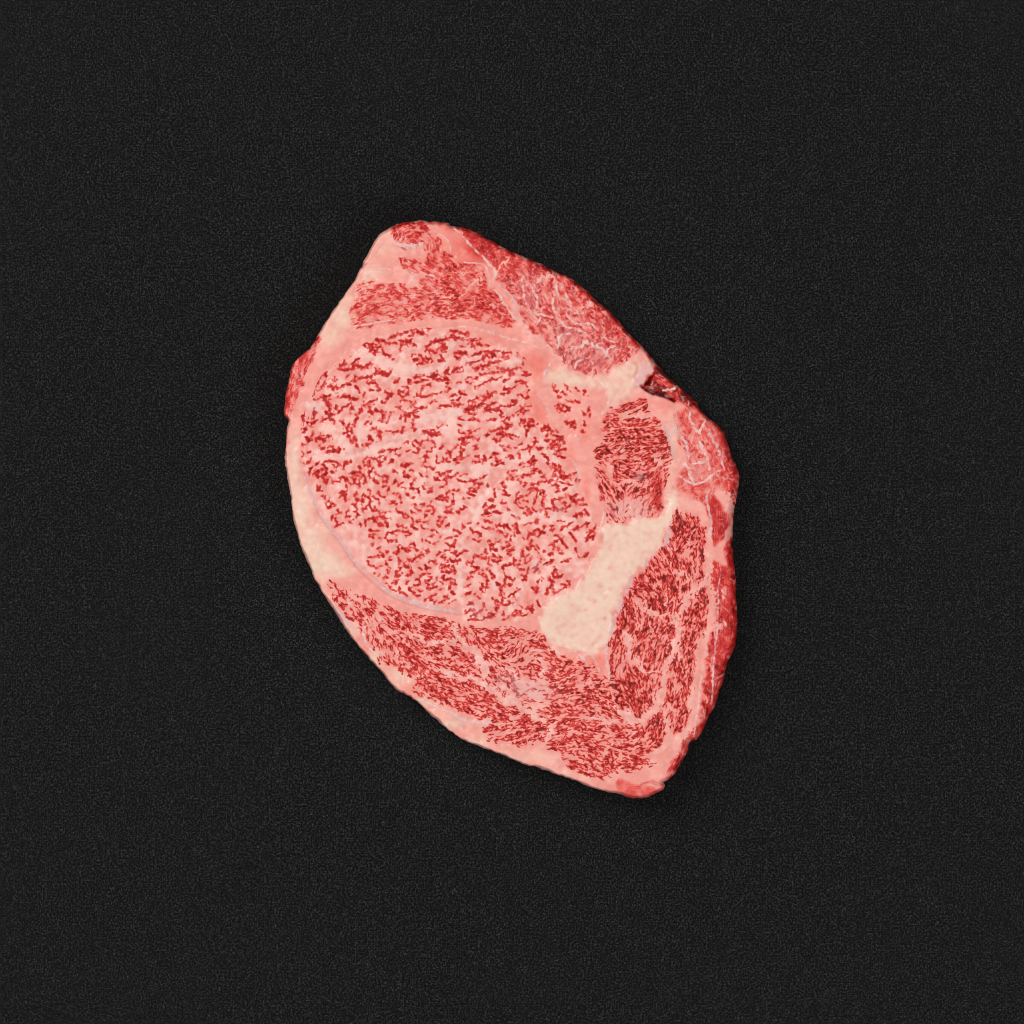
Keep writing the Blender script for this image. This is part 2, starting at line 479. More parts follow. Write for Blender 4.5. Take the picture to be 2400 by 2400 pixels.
(860,1230,1.2422,"""5: 5,9 10,10 15,12 ; 20,11 23,12
3: 5,18 15,18 22,20 ; 5,22 14,25 ; 22,23 27,27
5: 25,2 32,2
4: 36,3 40,2 39,6 ; 38,14 50,15 56,12 62,10
5: 38,18 37,25 42,30 48,29 56,30
4: 52,16 55,22
5: 58,1 66,3 74,7 ; 70,12 80,14 83,12 ; 74,20 80,20 83,15
4: 86,0 87,5 95,8
3: 102,2 106,7 116,8
4: 121,10 130,10 132,14 ; 104,22 104,28 ; 110,28 113,32
5: 118,23 126,20
4: 138,26 140,20
3: 118,34 128,36 136,31 ; 147,28 155,25 165,22 172,21 ; 147,33 155,38 163,41 166,36 167,30 160,26
5: 164,9 170,11 176,16
6: 20,44 24,41
4: 10,36 14,38
3: 2,62 10,59 ; 1,68 5,75 8,77
4: 24,51 26,56 32,60 ; 12,60 22,58 30,58 35,58 ; 33,53 40,50 ; 12,79 20,79 30,78 ; 36,70 37,76
5: 42,67 46,66 ; 38,84 40,90 44,87
4: 44,80 45,83
7: 60,52 60,45 66,44
6: 53,54 58,55
5: 72,46 80,50
4: 80,38 88,36 92,40 ; 82,42 90,44
3: 90,46 98,50 104,52
4: 107,43 112,48 117,51
7: 60,65 63,70
4: 66,70 72,74
6: 70,74 74,78 80,80
5: 80,65 87,67 92,60 ; 98,58 102,62 ; 96,60 104,57 112,54
3: 74,70 82,68 ; 92,71 96,69
4: 116,71 122,68 128,70 131,74
5: 110,76 113,82 120,83
4: 98,80 104,86
5: 133,56 140,52
7: 140,59 147,62
3: 148,64 154,68 ; 142,52 155,48
7: 157,64 162,70 168,69 175,66
5: 160,54 168,52 ; 170,58 178,54
4: 180,52 190,49
8: 158,74 160,76
4: 137,78 142,75 ; 146,80 156,77
6: 142,83 146,81
3: 138,85 145,90
7: 150,90 158,88 166,85
5: 146,95 145,100 150,103 158,102 164,102 ; 62,80 64,84 66,90
6: 56,90 54,95 60,96
4: 80,88 86,87 ; 80,92 86,90
5: 74,95 80,96 ; 73,105 76,109 79,106
4: 92,104 100,100 98,95 ; 106,93 118,92 ; 110,104 118,104 122,102 ; 112,110 120,114 128,110
3: 118,98 124,102 ; 132,98 133,104 142,110
4: 30,100 35,97 38,100
3: 15,90 22,96
5: 36,110 42,116 48,122
4: 48,110 54,107 60,113 64,122
5: 62,128 66,125
3: 45,123 55,125
5: 90,115 100,113
3: 81,116 80,122 85,126
4: 86,127 94,127 ; 96,125 104,125 ; 112,118 116,121 128,118 137,117 ; 136,123 142,121
5: 158,113 156,118 160,124 ; 160,124 165,130 ; 162,108 168,112
4: 70,131 76,134 ; 90,133 98,133
3: 108,142 118,137
4: 122,133 130,132
5: 120,140 126,146 130,145
4: 145,135 152,137 150,140
3: 136,148 146,143 154,139 ; 152,150 160,146 166,142"""),
(1090,1230,1.2422,"""5: 10,8 14,12 20,14 28,17 31,22 ; 22,32 28,30
3: 4,25 14,26 20,30
4: 32,5 40,8 46,5 ; 52,7 56,11 65,12 70,16 75,20 85,21 92,20 93,15 ; 60,2 72,1 82,5 84,10
6: 94,3 98,4 96,8
7: 97,12 102,16
4: 108,24 116,26 121,20 121,10
3: 128,16 132,10 140,10 143,16 138,22 132,21 128,17
4: 150,5 148,10
5: 163,5 165,10 ; 145,12 153,16 ; 170,20 178,24 174,30 165,34
4: 183,9 180,9 ; 182,28 186,36 192,44 ; 188,22 183,27
3: 158,38 168,38
4: 165,46 172,42 178,46
5: 183,46 182,52 177,53
4: 125,30 123,36 130,40
6: 116,40 120,46
5: 110,46 108,55 112,63
4: 122,42 132,40 140,45
5: 132,46 138,52
4: 112,65 115,73 118,70 ; 122,62 124,66 ; 118,60 122,56
3: 148,48 152,50
6: 158,54 166,55
5: 142,60 143,64
8: 46,32 50,37 56,38
5: 38,48 40,54 ; 47,44 55,48 60,45 ; 53,55 56,60
4: 60,29 66,32 ; 80,40 88,39 91,45
6: 88,46 82,50 ; 80,55 87,57
4: 70,44 75,44 ; 76,34 84,30 85,26
5: 64,60 66,62 ; 50,65 55,69 62,70 68,68
4: 40,60 47,63
6: 16,62 22,58 32,61 40,65 ; 44,70 46,77 42,84 ; 16,78 24,82 34,86
8: 6,72 14,73
5: 8,90 18,88
6: 5,102 14,97 ; 38,98 42,108 40,118
5: 45,85 50,92 54,98 50,100
7: 30,110 36,116
5: 2,118 10,112 ; 28,90 34,93
4: 92,62 98,67 105,68
3: 92,66 91,75
4: 96,74 106,75 ; 100,82 110,84 ; 72,85 73,78 80,76 88,76 ; 73,90 76,97 82,101 90,104
6: 84,101 90,104
5: 107,94 112,98 116,96
4: 120,80 118,90 117,98
6: 108,104 113,104
5: 128,82 136,77 142,72 ; 130,88 138,84 140,90
7: 150,74 156,72 164,66
6: 170,82 168,88 173,97
7: 160,100 162,106 163,112
5: 176,100 185,93
4: 182,70 193,66 ; 145,100 140,105 138,113 138,118
5: 126,118 132,124 138,129 135,120 ; 156,117 154,125 153,134
4: 160,120 164,112 ; 166,118 167,128 172,130 180,124 190,116
5: 184,112 192,114
8: 60,110 66,115
5: 74,102 74,110 70,118
6: 66,118 68,128 70,135
4: 70,135 70,148
5: 82,114 86,117 ; 80,136 88,132 96,126 103,121 ; 94,138 96,143
6: 52,138 60,145 63,152
7: 60,155 58,163 52,170 45,174
6: 30,180 40,176 46,172 ; 3,165 10,160 ; 5,150 14,148
5: 20,130 28,138 ; 36,148 40,158 ; 24,165 32,160 ; 5,180 18,178 26,180 ; 12,172 22,168
6: 3,130 12,127
4: 34,128 30,120 ; 70,153 80,151 85,147
5: 72,164 74,170
3: 70,180 80,175 90,172 100,166
4: 92,165 98,162 104,164 105,170
3: 105,172 115,170 120,165
8: 118,160 124,158 126,164
5: 120,150 127,155
6: 137,145 141,153
4: 104,153 108,155
5: 82,143 88,148"""),
(1150,900,3.106,"""5: 61,110 70,107 ; 60,112 64,118 ; 64,124 66,130 ; 55,134 60,132 ; 58,148 60,152
6: 72,116 80,107 ; 70,130 74,128 ; 47,143 49,148
7: 72,118 78,115"""),
]
# pale fat veins inside / between the muscles
VEIN_TILES = [
(1380,920,1.863,"""14: 38,28 52,29 66,29 78,30
6: 14,61 24,62 34,60
8: 40,76 44,70 ; 58,88 63,86 66,90
10: 24,112 36,114 44,110 56,112 64,116 68,112
9: 22,88 26,96 27,104
8: 80,76 84,84 88,90 96,94
10: 68,120 72,112
14: 100,128 112,134 125,140 138,143 148,154
16: 162,126 172,130 180,138 184,150"""),
(1400,1200,1.76,"""16: 152,60 146,72 148,85 140,95 130,103 124,112 118,122 110,132 105,142 108,155 104,168 106,180 110,193
12: 105,142 95,138 85,140 74,134 66,130 58,128 50,118
8: 118,82 108,86 ; 118,82 122,92 128,100 ; 90,110 92,118 90,126 ; 115,40 124,46 132,44
5: 86,60 95,66 100,74 102,85 104,92
14: 145,50 150,70 150,95 155,110 153,125 150,140 150,155 143,168 142,180 143,193
4: 130,133 131,142 132,152 134,158
5: 48,132 52,140 58,150 60,158
10: 42,160 44,172 42,185 42,193
6: 72,150 72,160 ; 78,140 82,148
9: 66,118 60,122"""),
(1360,1480,1.76,"""14: 62,0 64,10 64,25 65,38 68,46
20: 130,0 127,12 124,25 118,38 112,48 112,60 110,75 105,85 104,95 98,105 90,112 82,118 72,120 62,112 52,105 44,98
9: 76,30 76,42 80,48 90,54 100,54 108,50
20: 158,10 158,30 156,50 152,65 150,80 148,95 150,110 148,125 140,134
15: 112,105 113,115 116,130 118,145 110,155 100,165 90,172
10: 118,95 120,105 124,110
9: 42,150 52,150
16: 140,136 128,142 ; 140,140 128,150 122,162 112,172 100,180
9: 60,112 48,118 34,120 20,116 4,116"""),
(1060,1440,1.76,"""15: 0,14 8,28 18,38 28,46 35,56 40,66 43,75 40,84
16: 0,84 14,84 26,86 40,90 50,98 60,106 72,112 84,118 94,124 104,132 114,136 122,142
9: 60,70 74,72 84,82 96,88 108,90 120,92 126,98 128,105
12: 112,58 120,62 122,72 118,82
6: 140,92 148,88 156,84 164,80
12: 130,146 132,156 130,166 124,172
7: 60,150 66,148 ; 84,148 92,150"""),
(760,1340,1.76,"""9: 112,82 125,88 138,93 150,95 165,92 178,88
12: 150,132 165,134 180,138 193,142
6: 98,98 97,108 94,115
12: 28,36 34,42 36,48
8: 70,48 74,60 82,68"""),
(820,510,1.76,"""9: 60,62 70,68 78,74 84,80 84,88 90,92 96,96
7: 82,78 92,78 102,77 112,76
4: 107,99 118,103 130,105 140,106
8: 150,102 155,98 165,90 178,84
6: 134,74 146,72 156,76
7: 56,26 58,32"""),
(1060,520,1.656,"""7: 65,70 72,62 78,56 82,48
16: 66,100 76,112 86,126 96,140 104,152 112,165
10: 95,82 102,80
12: 120,85 130,80 140,78 146,84
16: 98,148 108,160 122,172 132,180"""),
(1260,640,2.07,"""14: 58,33 62,37
7: 43,45 46,41 54,40 60,37
6: 90,62 96,60
10: 0,72 10,82 20,92 30,104 42,114"""),
]
# connective tissue: thin raised pale / lilac strips.  h = hue (0 warm white .. 1 blue-grey)
SKIN_TILES = [
(0,0,1,1.0,"""8: 715,1120 725,1148 734,1170 749,1204 774,1239 799,1270 824,1307 848,1335 879,1363
11: 879,1363 911,1388 942,1403 988,1419 1035,1428 1081,1436"""),
(1380,920,1.863,1.0,"""6: 92,40 97,45 100,55 103,65 105,75 106,80
7: 110,28 109,40 110,50 116,56 122,64 124,74 126,84
7: 151,46 155,58 162,70 166,80 168,90 170,97
5: 152,122 148,132 150,144 153,156 154,165 153,180 155,193"""),
(1380,920,1.863,0.35,"""7: 127,25 128,36 132,44 138,50 142,45 147,34
7: 140,62 143,72 148,80 150,88
8: 122,90 126,98 130,108 133,115
6: 133,115 145,112 155,104 165,98 ; 112,104 122,110 133,116 ; 130,90 140,88 150,86 ; 150,88 152,98
4: 22,2 25,10 22,20 16,28 ; 19,150 18,160 14,172 10,185"""),
(1400,1200,1.76,0.95,"""11: 96,22 94,30 92,38 87,45
9: 66,66 62,72
10: 47,86 44,94 40,102 37,108
9: 33,112 31,122 28,132 22,142 19,152 17,164
4: 163,88 160,105 161,120 160,140 160,155 158,170 156,185"""),
(1400,1200,1.76,0.2,"""7: 166,105 168,118
5: 168,145 172,152
6: 13,178 11,193"""),
(1360,1480,1.76,0.5,"""8: 0,32 6,38
5: 6,32 12,30 16,34 20,38 22,44 25,52
6: 33,18 34,30 36,42 38,55 38,62
4: 180,20 178,36 176,60 176,80 175,98
4: 163,45 161,60 159,78 157,100 154,120 151,140"""),
(1060,1440,1.76,0.6,"""7: 0,134 10,138 20,141 35,144 42,144
15: 43,144 48,143
8: 139,50 142,52
4: 105,48 118,48 130,47"""),
(760,1340,1.76,0.3,"""7: 57,70 52,78 54,88 58,98 64,106 72,112
5: 120,170 135,173 150,180 165,186 180,191"""),
(760,1340,1.76,0.8,"""9: 12,42 18,52 24,60 32,68 40,76"""),
(820,510,1.76,0.6,"""11: 60,33 70,37 80,39 90,37 96,35"""),
(820,510,1.76,0.2,"""7: 82,78 85,84
6: 106,76 113,78
5: 135,10 145,20 156,32 166,43 175,50 184,60 193,70
3: 118,22 128,28 133,36 134,46 ; 150,60 165,61 178,63 184,72 186,82 186,92
4: 130,148 150,146 170,148 193,152
3: 30,70 45,68 55,69 ; 20,76 34,72 48,73 ; 0,146 30,141 60,137"""),
(1060,520,1.656,0.3,"""6: 55,62 62,70 60,78
5: 55,93 65,102 72,112 80,124 85,132 92,142
5: 98,80 100,90 101,100 103,112 105,118
6: 117,88 116,98 120,108 119,118 117,126 118,130 130,132 142,136
5: 125,135 120,146
6: 146,86 147,95 150,106 ; 142,108 142,118 145,126 152,133 ; 152,138 158,146 165,150 170,150
6: 160,100 164,110 168,120 169,127 ; 161,130 170,140 180,145 193,144
8: 150,178 152,170 150,164 158,160 165,158
8: 170,177 180,178 187,172 193,172
4: 20,151 45,155 65,160 80,165 95,169 110,173 125,180"""),
(1060,520,1.656,1.0,"""5: 66,88 75,98 86,108 90,118 93,125"""),
(1260,640,2.07,0.4,"""6: 54,58 58,57 63,60 68,65
7: 24,84 26,76 24,73 30,70 36,69
8: 38,86 48,84 54,78 62,82 70,85 76,90 82,96 85,99
6: 42,108 44,102 50,98 56,96
4: 62,115 63,105 60,98 ; 40,65 50,66 56,70 64,68 ; 72,70 80,76 88,78
5: 76,92 80,86 88,83"""),
(1150,800,1.2422,0.8,"""9: 112,42 110,50 105,58 101,67
4: 88,98 96,106 101,115 108,130 116,142
9: 160,178 163,184
4: 140,225 150,222 160,235 165,250 163,265 150,278"""),
(1260,640,2.07,0.0,"""6: 72,124 74,128
8: 142,133 150,132 158,128
5: 144,138 152,141"""),
(1260,640,2.07,1.0,"""7: 122,130 128,133 133,135"""),
]
# flow of the muscle fibres
FLOW = [((830,700),(900,695),(960,690)),((850,740),(1000,725)),((1000,735),(1100,715)),((1100,700),(1190,740)),((940,608),(1000,640)),((1040,600),(1110,640)),
 ((925,560),(935,530),(980,528),(1020,555),(1015,590)),((1100,560),(1170,612)),((1130,590),(1200,600)),((1180,650),(1230,690)),((1250,640),(1290,720)),((1240,740),(1300,790)),((1300,700),(1400,790)),
 ((1330,850),(1360,800)),((1400,860),(1460,800)),((1420,750),(1480,810)),((740,800),(690,900),(672,970)),
 ((1420,985),(1470,965),(1510,942)),((1410,1015),(1450,1010),(1500,1025)),((1440,980),(1480,990)),((1480,1000),(1540,985)),((1405,1070),(1450,1050),(1540,1040)),
 ((1400,1090),(1430,1110)),((1400,1120),(1420,1170)),((1410,1160),(1440,1210)),((1440,1080),(1490,1100)),((1500,1090),(1560,1060)),((1480,1190),(1500,1160)),((1520,1180),(1545,1130)),
 ((1590,1200),(1600,1240)),((1630,1230),(1650,1280)),((1600,1280),(1625,1240)),((1560,1290),(1590,1340)),((1520,1330),(1545,1380)),((1480,1370),(1520,1400)),((1640,1300),(1635,1350)),
 ((1470,1400),(1480,1440)),((1520,1400),(1515,1440)),((1570,1370),(1560,1430)),((1650,1370),(1640,1430)),((1620,1440),(1600,1520)),((1560,1480),(1535,1540)),((1500,1460),(1480,1530)),((1450,1480),(1440,1560)),
 ((1500,1560),(1505,1640)),((1470,1580),(1500,1650)),((1540,1560),(1520,1600)),((1590,1540),(1580,1620)),((1620,1600),(1605,1680)),((1540,1690),(1530,1740)),((1500,1720),(1525,1690)),
 ((1400,1620),(1450,1650)),((1360,1600),(1420,1600)),((1380,1700),(1470,1715)),((1370,1730),(1440,1760),(1500,1785)),((1460,1760),(1530,1745)),((1480,1800),(1530,1785)),((1350,1780),(1440,1815)),
 ((1270,1620),(1360,1600)),((1260,1660),(1380,1680)),((1280,1710),(1350,1690)),((1300,1750),(1400,1740)),
 ((1090,1470),(1120,1510)),((1110,1470),(1240,1475)),((1200,1540),(1240,1490)),((1240,1500),(1285,1520)),((1180,1560),(1260,1600)),((1100,1530),(1170,1590)),((1150,1590),(1200,1640)),((1200,1640),(1290,1660)),
 ((1060,1610),(1150,1660)),((1060,1650),(1180,1680)),((1140,1690),(1270,1700)),((1150,1730),(1200,1690)),((1230,1730),(1290,1690)),((1180,1740),(1230,1720)),
 ((980,1500),(1090,1550)),((940,1510),(1000,1580)),((1000,1470),(1060,1480)),((1000,1530),(1090,1540)),((1000,1580),(1070,1610)),((970,1620),(1060,1660)),((880,1420),(950,1480)),((780,1360),(850,1420)),((850,1420),(890,1480)),((870,1460),(880,1530)),((790,1400),(840,1460)),((900,1460),(960,1500)),
 ((1590,980),(1600,1040)),((1640,980),(1660,1040)),((1600,1050),(1620,1090)),((1680,1010),(1700,1080)),((1680,1060),(1720,1110)),((1640,1120),(1600,1140)),((1620,1150),(1650,1180)),((1690,1170),(1680,1260)),
 ((1690,1300),(1700,1350)),((1690,1360),(1690,1480)),((1700,1480),(1680,1560)),((1660,1560),(1645,1660)),((1680,1600),(1640,1720)),((1600,1740),(1575,1800)),((1560,890),(1620,940)),
 ((720,860),(690,950)),((680,1080),(700,1230),(760,1350)),((770,780),(830,700)),((790,850),(880,785),(1000,762),(1130,780)),((900,1560),(1000,1650),(1120,1720),(1300,1790))]
# ---------------------------------------------------------------- plan fields on a fine grid
G = 1.3                                    # grid step in plan units
X0, Y0, X1, Y1 = 652.0, 502.0, 1746.0, 1886.0
NX, NY = int((X1-X0)/G)+1, int((Y1-Y0)/G)+1
xs = X0+np.arange(NX)*G; ys = Y0+np.arange(NY)*G
GX, GY = np.meshgrid(xs, ys)
KX = np.fft.rfftfreq(NX, G)[None, :]; KY = np.fft.fftfreq(NY, G)[:, None]
KK = np.sqrt(KX*KX+KY*KY)
rng = np.random.default_rng(11)
def blur(a, s):                            # s in plan units
    return np.fft.irfft2(np.fft.rfft2(a)*np.exp(-2*(np.pi*s*KK)**2), a.shape)
def noise(lam, seed, octaves=1):
    r = np.random.default_rng(seed); out = 0
    for o in range(octaves):
        k0 = 2**o/lam
        f = np.fft.rfft2(r.standard_normal((NY, NX)))*(KK/k0)**.8*np.exp(-(KK/(1.05*k0))**2)
        n = np.fft.irfft2(f, (NY, NX)); out = out+n/n.std()*0.55**o
    return out/out.std()
def sstep(a, b, x):
    t = np.clip((x-a)/(b-a), 0, 1); return t*t*(3-2*t)
def smooth(pts, n=6, closed=False):
    p = np.array(pts, float)
    if len(p) < 3 and not closed:
        t = np.linspace(0, 1, n+1)[:, None]; return p[0]*(1-t)+p[-1]*t if len(p) == 2 else p
    if closed: q = np.vstack([p[-1], p, p[0], p[1]])
    else: q = np.vstack([2*p[0]-p[1], p, 2*p[-1]-p[-2]])
    out = []
    t = np.linspace(0, 1, n, endpoint=False)[:, None]
    for i in range(1, len(q)-2):
        a, b, c, d = q[i-1], q[i], q[i+1], q[i+2]
        out.append(0.5*((2*b)+(c-a)*t+(2*a-5*b+4*c-d)*t*t+(3*b-a-3*c+d)*t**3))
    if not closed: out.append(p[-1:])
    return np.vstack(out)
WA = noise(34, 1); WB = noise(34, 2); WC = noise(11, 3); WD = noise(11, 4); WE = noise(6.5, 5); WF = noise(6.5, 6)
XR, YR = GX+2.2*WA+.5*WC, GY+2.2*WB+.5*WD                # warped coordinates for region borders
XF, YF = GX+0.8*blur(WC, 2.5), GY+0.8*blur(WD, 2.5)                # for the flecks
NH = blur(noise(9, 7), 1.6); NH /= NH.std(); NM = noise(22, 8); NL = noise(70, 9); NXL = noise(190, 10)
XV, YV = GX+2.6*WA+1.5*WC+.6*WE, GY+2.6*WB+1.5*WD+.6*WF
def box(x0, y0, x1, y1):
    i0 = max(0, int((x0-X0)/G)); i1 = min(NX, int((x1-X0)/G)+2); j0 = max(0, int((y0-Y0)/G)); j1 = min(NY, int((y1-Y0)/G)+2)
    return slice(j0, j1), slice(i0, i1)
def poly_mask(pts, warp=True, n=5):
    p = smooth(pts, n, True); m = np.zeros((NY, NX), bool)
    s = box(p[:,0].min()-12, p[:,1].min()-12, p[:,0].max()+12, p[:,1].max()+12)
    x, y = (GX[s], GY[s]) if not warp else (XV[s], YV[s]) if warp == 2 else (XR[s], YR[s]); c = np.zeros(x.shape, bool)
    q = np.roll(p, -1, 0)
    for (ax, ay), (bx, by) in zip(p, q):
        if ay == by: continue
        r = slice(None)
        h = ((ay > y) != (by > y)) & (x < (bx-ax)*(y-ay)/(by-ay)+ax)
        c ^= h
    m[s] = c
    return m
def stroke(F, pts, w, val=1.0, soft=1.4, taper=0.35, jag=0.4, ids=None, idv=0, n=4, wob=0.0, X=None, Y=None):
    p = smooth(pts, n); L = len(p)
    X = XF if X is None else X; Y = YF if Y is None else Y
    for i in range(L-1):
        (ax, ay), (bx, by) = p[i], p[i+1]
        u0, u1 = i/(L-1), (i+1)/(L-1)
        r = w*0.9+soft+4
        s = box(min(ax, bx)-r, min(ay, by)-r, max(ax, bx)+r, max(ay, by)+r)
        x, y = X[s], Y[s]; dx, dy = bx-ax, by-ay; l2 = dx*dx+dy*dy+1e-9
        t = np.clip(((x-ax)*dx+(y-ay)*dy)/l2, 0, 1)
        d = np.hypot(x-ax-t*dx, y-ay-t*dy)
        u = u0+(u1-u0)*t
        ww = 0.5*w*(1-taper*(2*u-1)**2)*(1+jag*NH[s]*0.45)
        m = np.clip((ww+soft-d)/(2*soft), 0, 1); m = m*m*(3-2*m)*val
        F[s] = np.maximum(F[s], m)
        if ids is not None: ids[s][(ww-d) > -0.3] = idv
def parse(tile):
    ox, oy, f, txt = tile
    for line in txt.split('\n'):
        w, rest = line.split(':')
        for seg in rest.split(';'):
            yield float(w), [(ox+float(a)*f, oy+float(b)*f) for a, b in (q.split(',') for q in seg.split())]

def blob(F, items):
    for x, y, rx, ry, v in items:
        F += v*np.exp(-(((GX-x)/rx)**2+((GY-y)/ry)**2))
# ---- silhouette and signed distance (inside positive)
ol = smooth(OUTLINE, 3, True)
inside = poly_mask(OUTLINE, False, 3)
dist = np.full((NY, NX), 95.0)
for (ax, ay), (bx, by) in zip(ol, np.roll(ol, -1, 0)):
    s = box(min(ax, bx)-95, min(ay, by)-95, max(ax, bx)+95, max(ay, by)+95)
    dx, dy = bx-ax, by-ay; l2 = dx*dx+dy*dy+1e-9
    t = np.clip(((GX[s]-ax)*dx+(GY[s]-ay)*dy)/l2, 0, 1)
    dist[s] = np.minimum(dist[s], np.hypot(GX[s]-ax-t*dx, GY[s]-ay-t*dy))
sdf = np.where(inside, dist, -dist)+.55*noise(24, 81)+.15*noise(9, 82); inside = sdf > 0

# ---- fibre direction
cst = 10
cx, cy = GX[::cst, ::cst], GY[::cst, ::cst]
fc = np.zeros(cx.shape); fs = np.zeros(cx.shape)
for ln in FLOW:
    for (ax, ay), (bx, by) in zip(ln[:-1], ln[1:]):
        a = math.atan2(by-ay, bx-ax); dx, dy = bx-ax, by-ay; l2 = dx*dx+dy*dy
        t = np.clip(((cx-ax)*dx+(cy-ay)*dy)/l2, 0, 1)
        wgt = 1/((cx-ax-t*dx)**2+(cy-ay-t*dy)**2+180)**2
        fc += wgt*math.cos(2*a); fs += wgt*math.sin(2*a)
theta_c = 0.5*np.arctan2(fs, fc)
def flow(x, y):
    return theta_c[min(max(int((y-Y0)/G/cst+.5), 0), theta_c.shape[0]-1), min(max(int((x-X0)/G/cst+.5), 0), theta_c.shape[1]-1)]
def up(a):                                  # coarse -> full by index
    return a[np.minimum(np.arange(NY)//cst, a.shape[0]-1)][:, np.minimum(np.arange(NX)//cst, a.shape[1]-1)]
tc = blur(up(np.cos(2*theta_c)), 8); ts = blur(up(np.sin(2*theta_c)), 8); TH = 0.5*np.arctan2(ts, tc)
def lic(a, L, steps):                       # smear a along the fibres
    out = a.copy(); cnt = 1
    for sg in (1, -1):
        px, py = GX.copy(), GY.copy(); dx, dy = sg*np.cos(TH), sg*np.sin(TH); h = L/steps
        for k in range(steps):
            px += dx*h; py += dy*h
            ii = np.clip(((px-X0)/G+.5).astype(np.int32), 0, NX-1); jj = np.clip(((py-Y0)/G+.5).astype(np.int32), 0, NY-1)
            out += a[jj, ii]; cnt += 1
            th = TH[jj, ii]; nx, ny = np.cos(th), np.sin(th); sw = np.where(nx*dx+ny*dy < 0, -1, 1); dx, dy = nx*sw, ny*sw
    out /= cnt
    return (out-out.mean())/out.std()
STREAK = lic(noise(4.5, 21), 15, 10)        # fine streaks along the fibres
STREAKC = lic(noise(10, 22), 36, 12)
FINE = noise(4.2, 23)

# ---- regions.  name: polygon, lean wash, tone, bumpiness, wash streak contrast
REG = ['fat', 'EYE', 'UPPER', 'TOPKNOB', 'EDGEM', 'ROUND', 'SIDEM', 'CAPM', 'FANM', 'DARKM', 'RIMM', 'LOBEM', 'FLAP', 'TAILM',
       'WEDGE', 'GRISTLE', 'SALMON', 'PALEFLAP', 'KNUCKLE']
POLY = [None, EYE, UPPER, TOPKNOB, EDGEM, ROUND, SIDEM, CAPM, FANM, DARKM, RIMM, LOBEM, FLAP, TAILM, WEDGE, GRISTLE, SALMON, PALEFLAP, KNUCKLE]
#          wash  streak tone bump
RP = {'EYE':(.02,.02,.12,.5),'UPPER':(.22,.13,.22,1.2),'TOPKNOB':(.24,.15,.12,1.1),'EDGEM':(.30,.15,.28,1.6),'ROUND':(.10,.07,.85,.6),
      'SIDEM':(.11,.07,.82,.6),'CAPM':(.07,.05,.55,.5),'FANM':(.34,.10,.08,.9),'DARKM':(.62,.12,.35,.8),'RIMM':(.60,.16,.10,1.0),
      'LOBEM':(.36,.16,.08,1.2),'FLAP':(.66,.20,.65,1.6),'TAILM':(.42,.2,.2,1.0),'WEDGE':(0,0,.2,.18),'GRISTLE':(0,0,.2,.7),'SALMON':(.12,.03,.1,.4),
      'PALEFLAP':(.05,.03,.2,.6),'KNUCKLE':(.34,.06,.08,.9)}
label = np.zeros((NY, NX), np.int16)
masks = {}
for k in (2,3,4,1,5,6,7,8,9,10,11,13,14,15,16,12,17,18):
    m = poly_mask(POLY[k], 2 if k < 14 and k != 1 else 1); label[m] = k
for k in range(1, len(REG)): masks[REG[k]] = blur((label == k).astype(float), 1.3)
wash = np.zeros((NY, NX)); tone = np.full((NY, NX), .2); bump = np.full((NY, NX), .55); strk = np.zeros((NY, NX))
for k, (w, s_, t, b) in RP.items():
    m = masks[k]; m3 = blur(m, 3.0); wash += m3*w; strk += m3*s_; tone += m*(t-.2); bump += m*(b-.55)
# lean-poor and lean-rich patches
blob(wash, [(1480,1190,45,26,-.14),(1540,1150,16,45,.32),(1545,1190,12,25,.15),(1250,1640,55,30,-.06),(1060,1590,40,16,-.08),(1240,1600,30,20,-.05),
            (1180,700,40,40,.12),(1100,680,40,20,.12),(1130,580,50,34,.42),(1180,625,30,20,.3),(1440,760,30,30,.15),(1480,800,25,25,.2),(1360,690,24,20,.1),
            (1700,1050,22,60,.2),(1720,1130,14,40,.25),(1640,1060,30,50,-.14),(1710,1160,8,8,.3),(1665,1620,10,50,.06),
            (1590,930,30,12,.1),(1500,940,10,12,.25),(1000,745,80,12,-.1),(900,745,50,10,-.08)])
wash = np.clip(wash, 0, 1)
tone_b = np.zeros((NY, NX))
blob(tone_b, [(1200,1530,40,35,.45),(1250,1480,40,15,.2),(1420,1610,45,22,.5),(1350,1630,40,30,.3),(1440,1100,40,50,.25),(1480,1000,50,50,.2),(1540,1120,20,60,-.45),
              (1330,810,60,50,.3),(1240,700,40,40,.1),(1090,650,50,30,.3),(1080,1360,40,60,.25),(1330,1190,40,40,.2),(780,960,40,40,.1),(1100,1550,60,30,.2),(1520,900,12,10,.4),
              (1640,945,15,14,.6),(1600,1500,30,60,.15),(1670,1130,40,15,.2),(1400,840,60,30,.1)])
tone = np.clip(tone+tone_b, 0, 1)

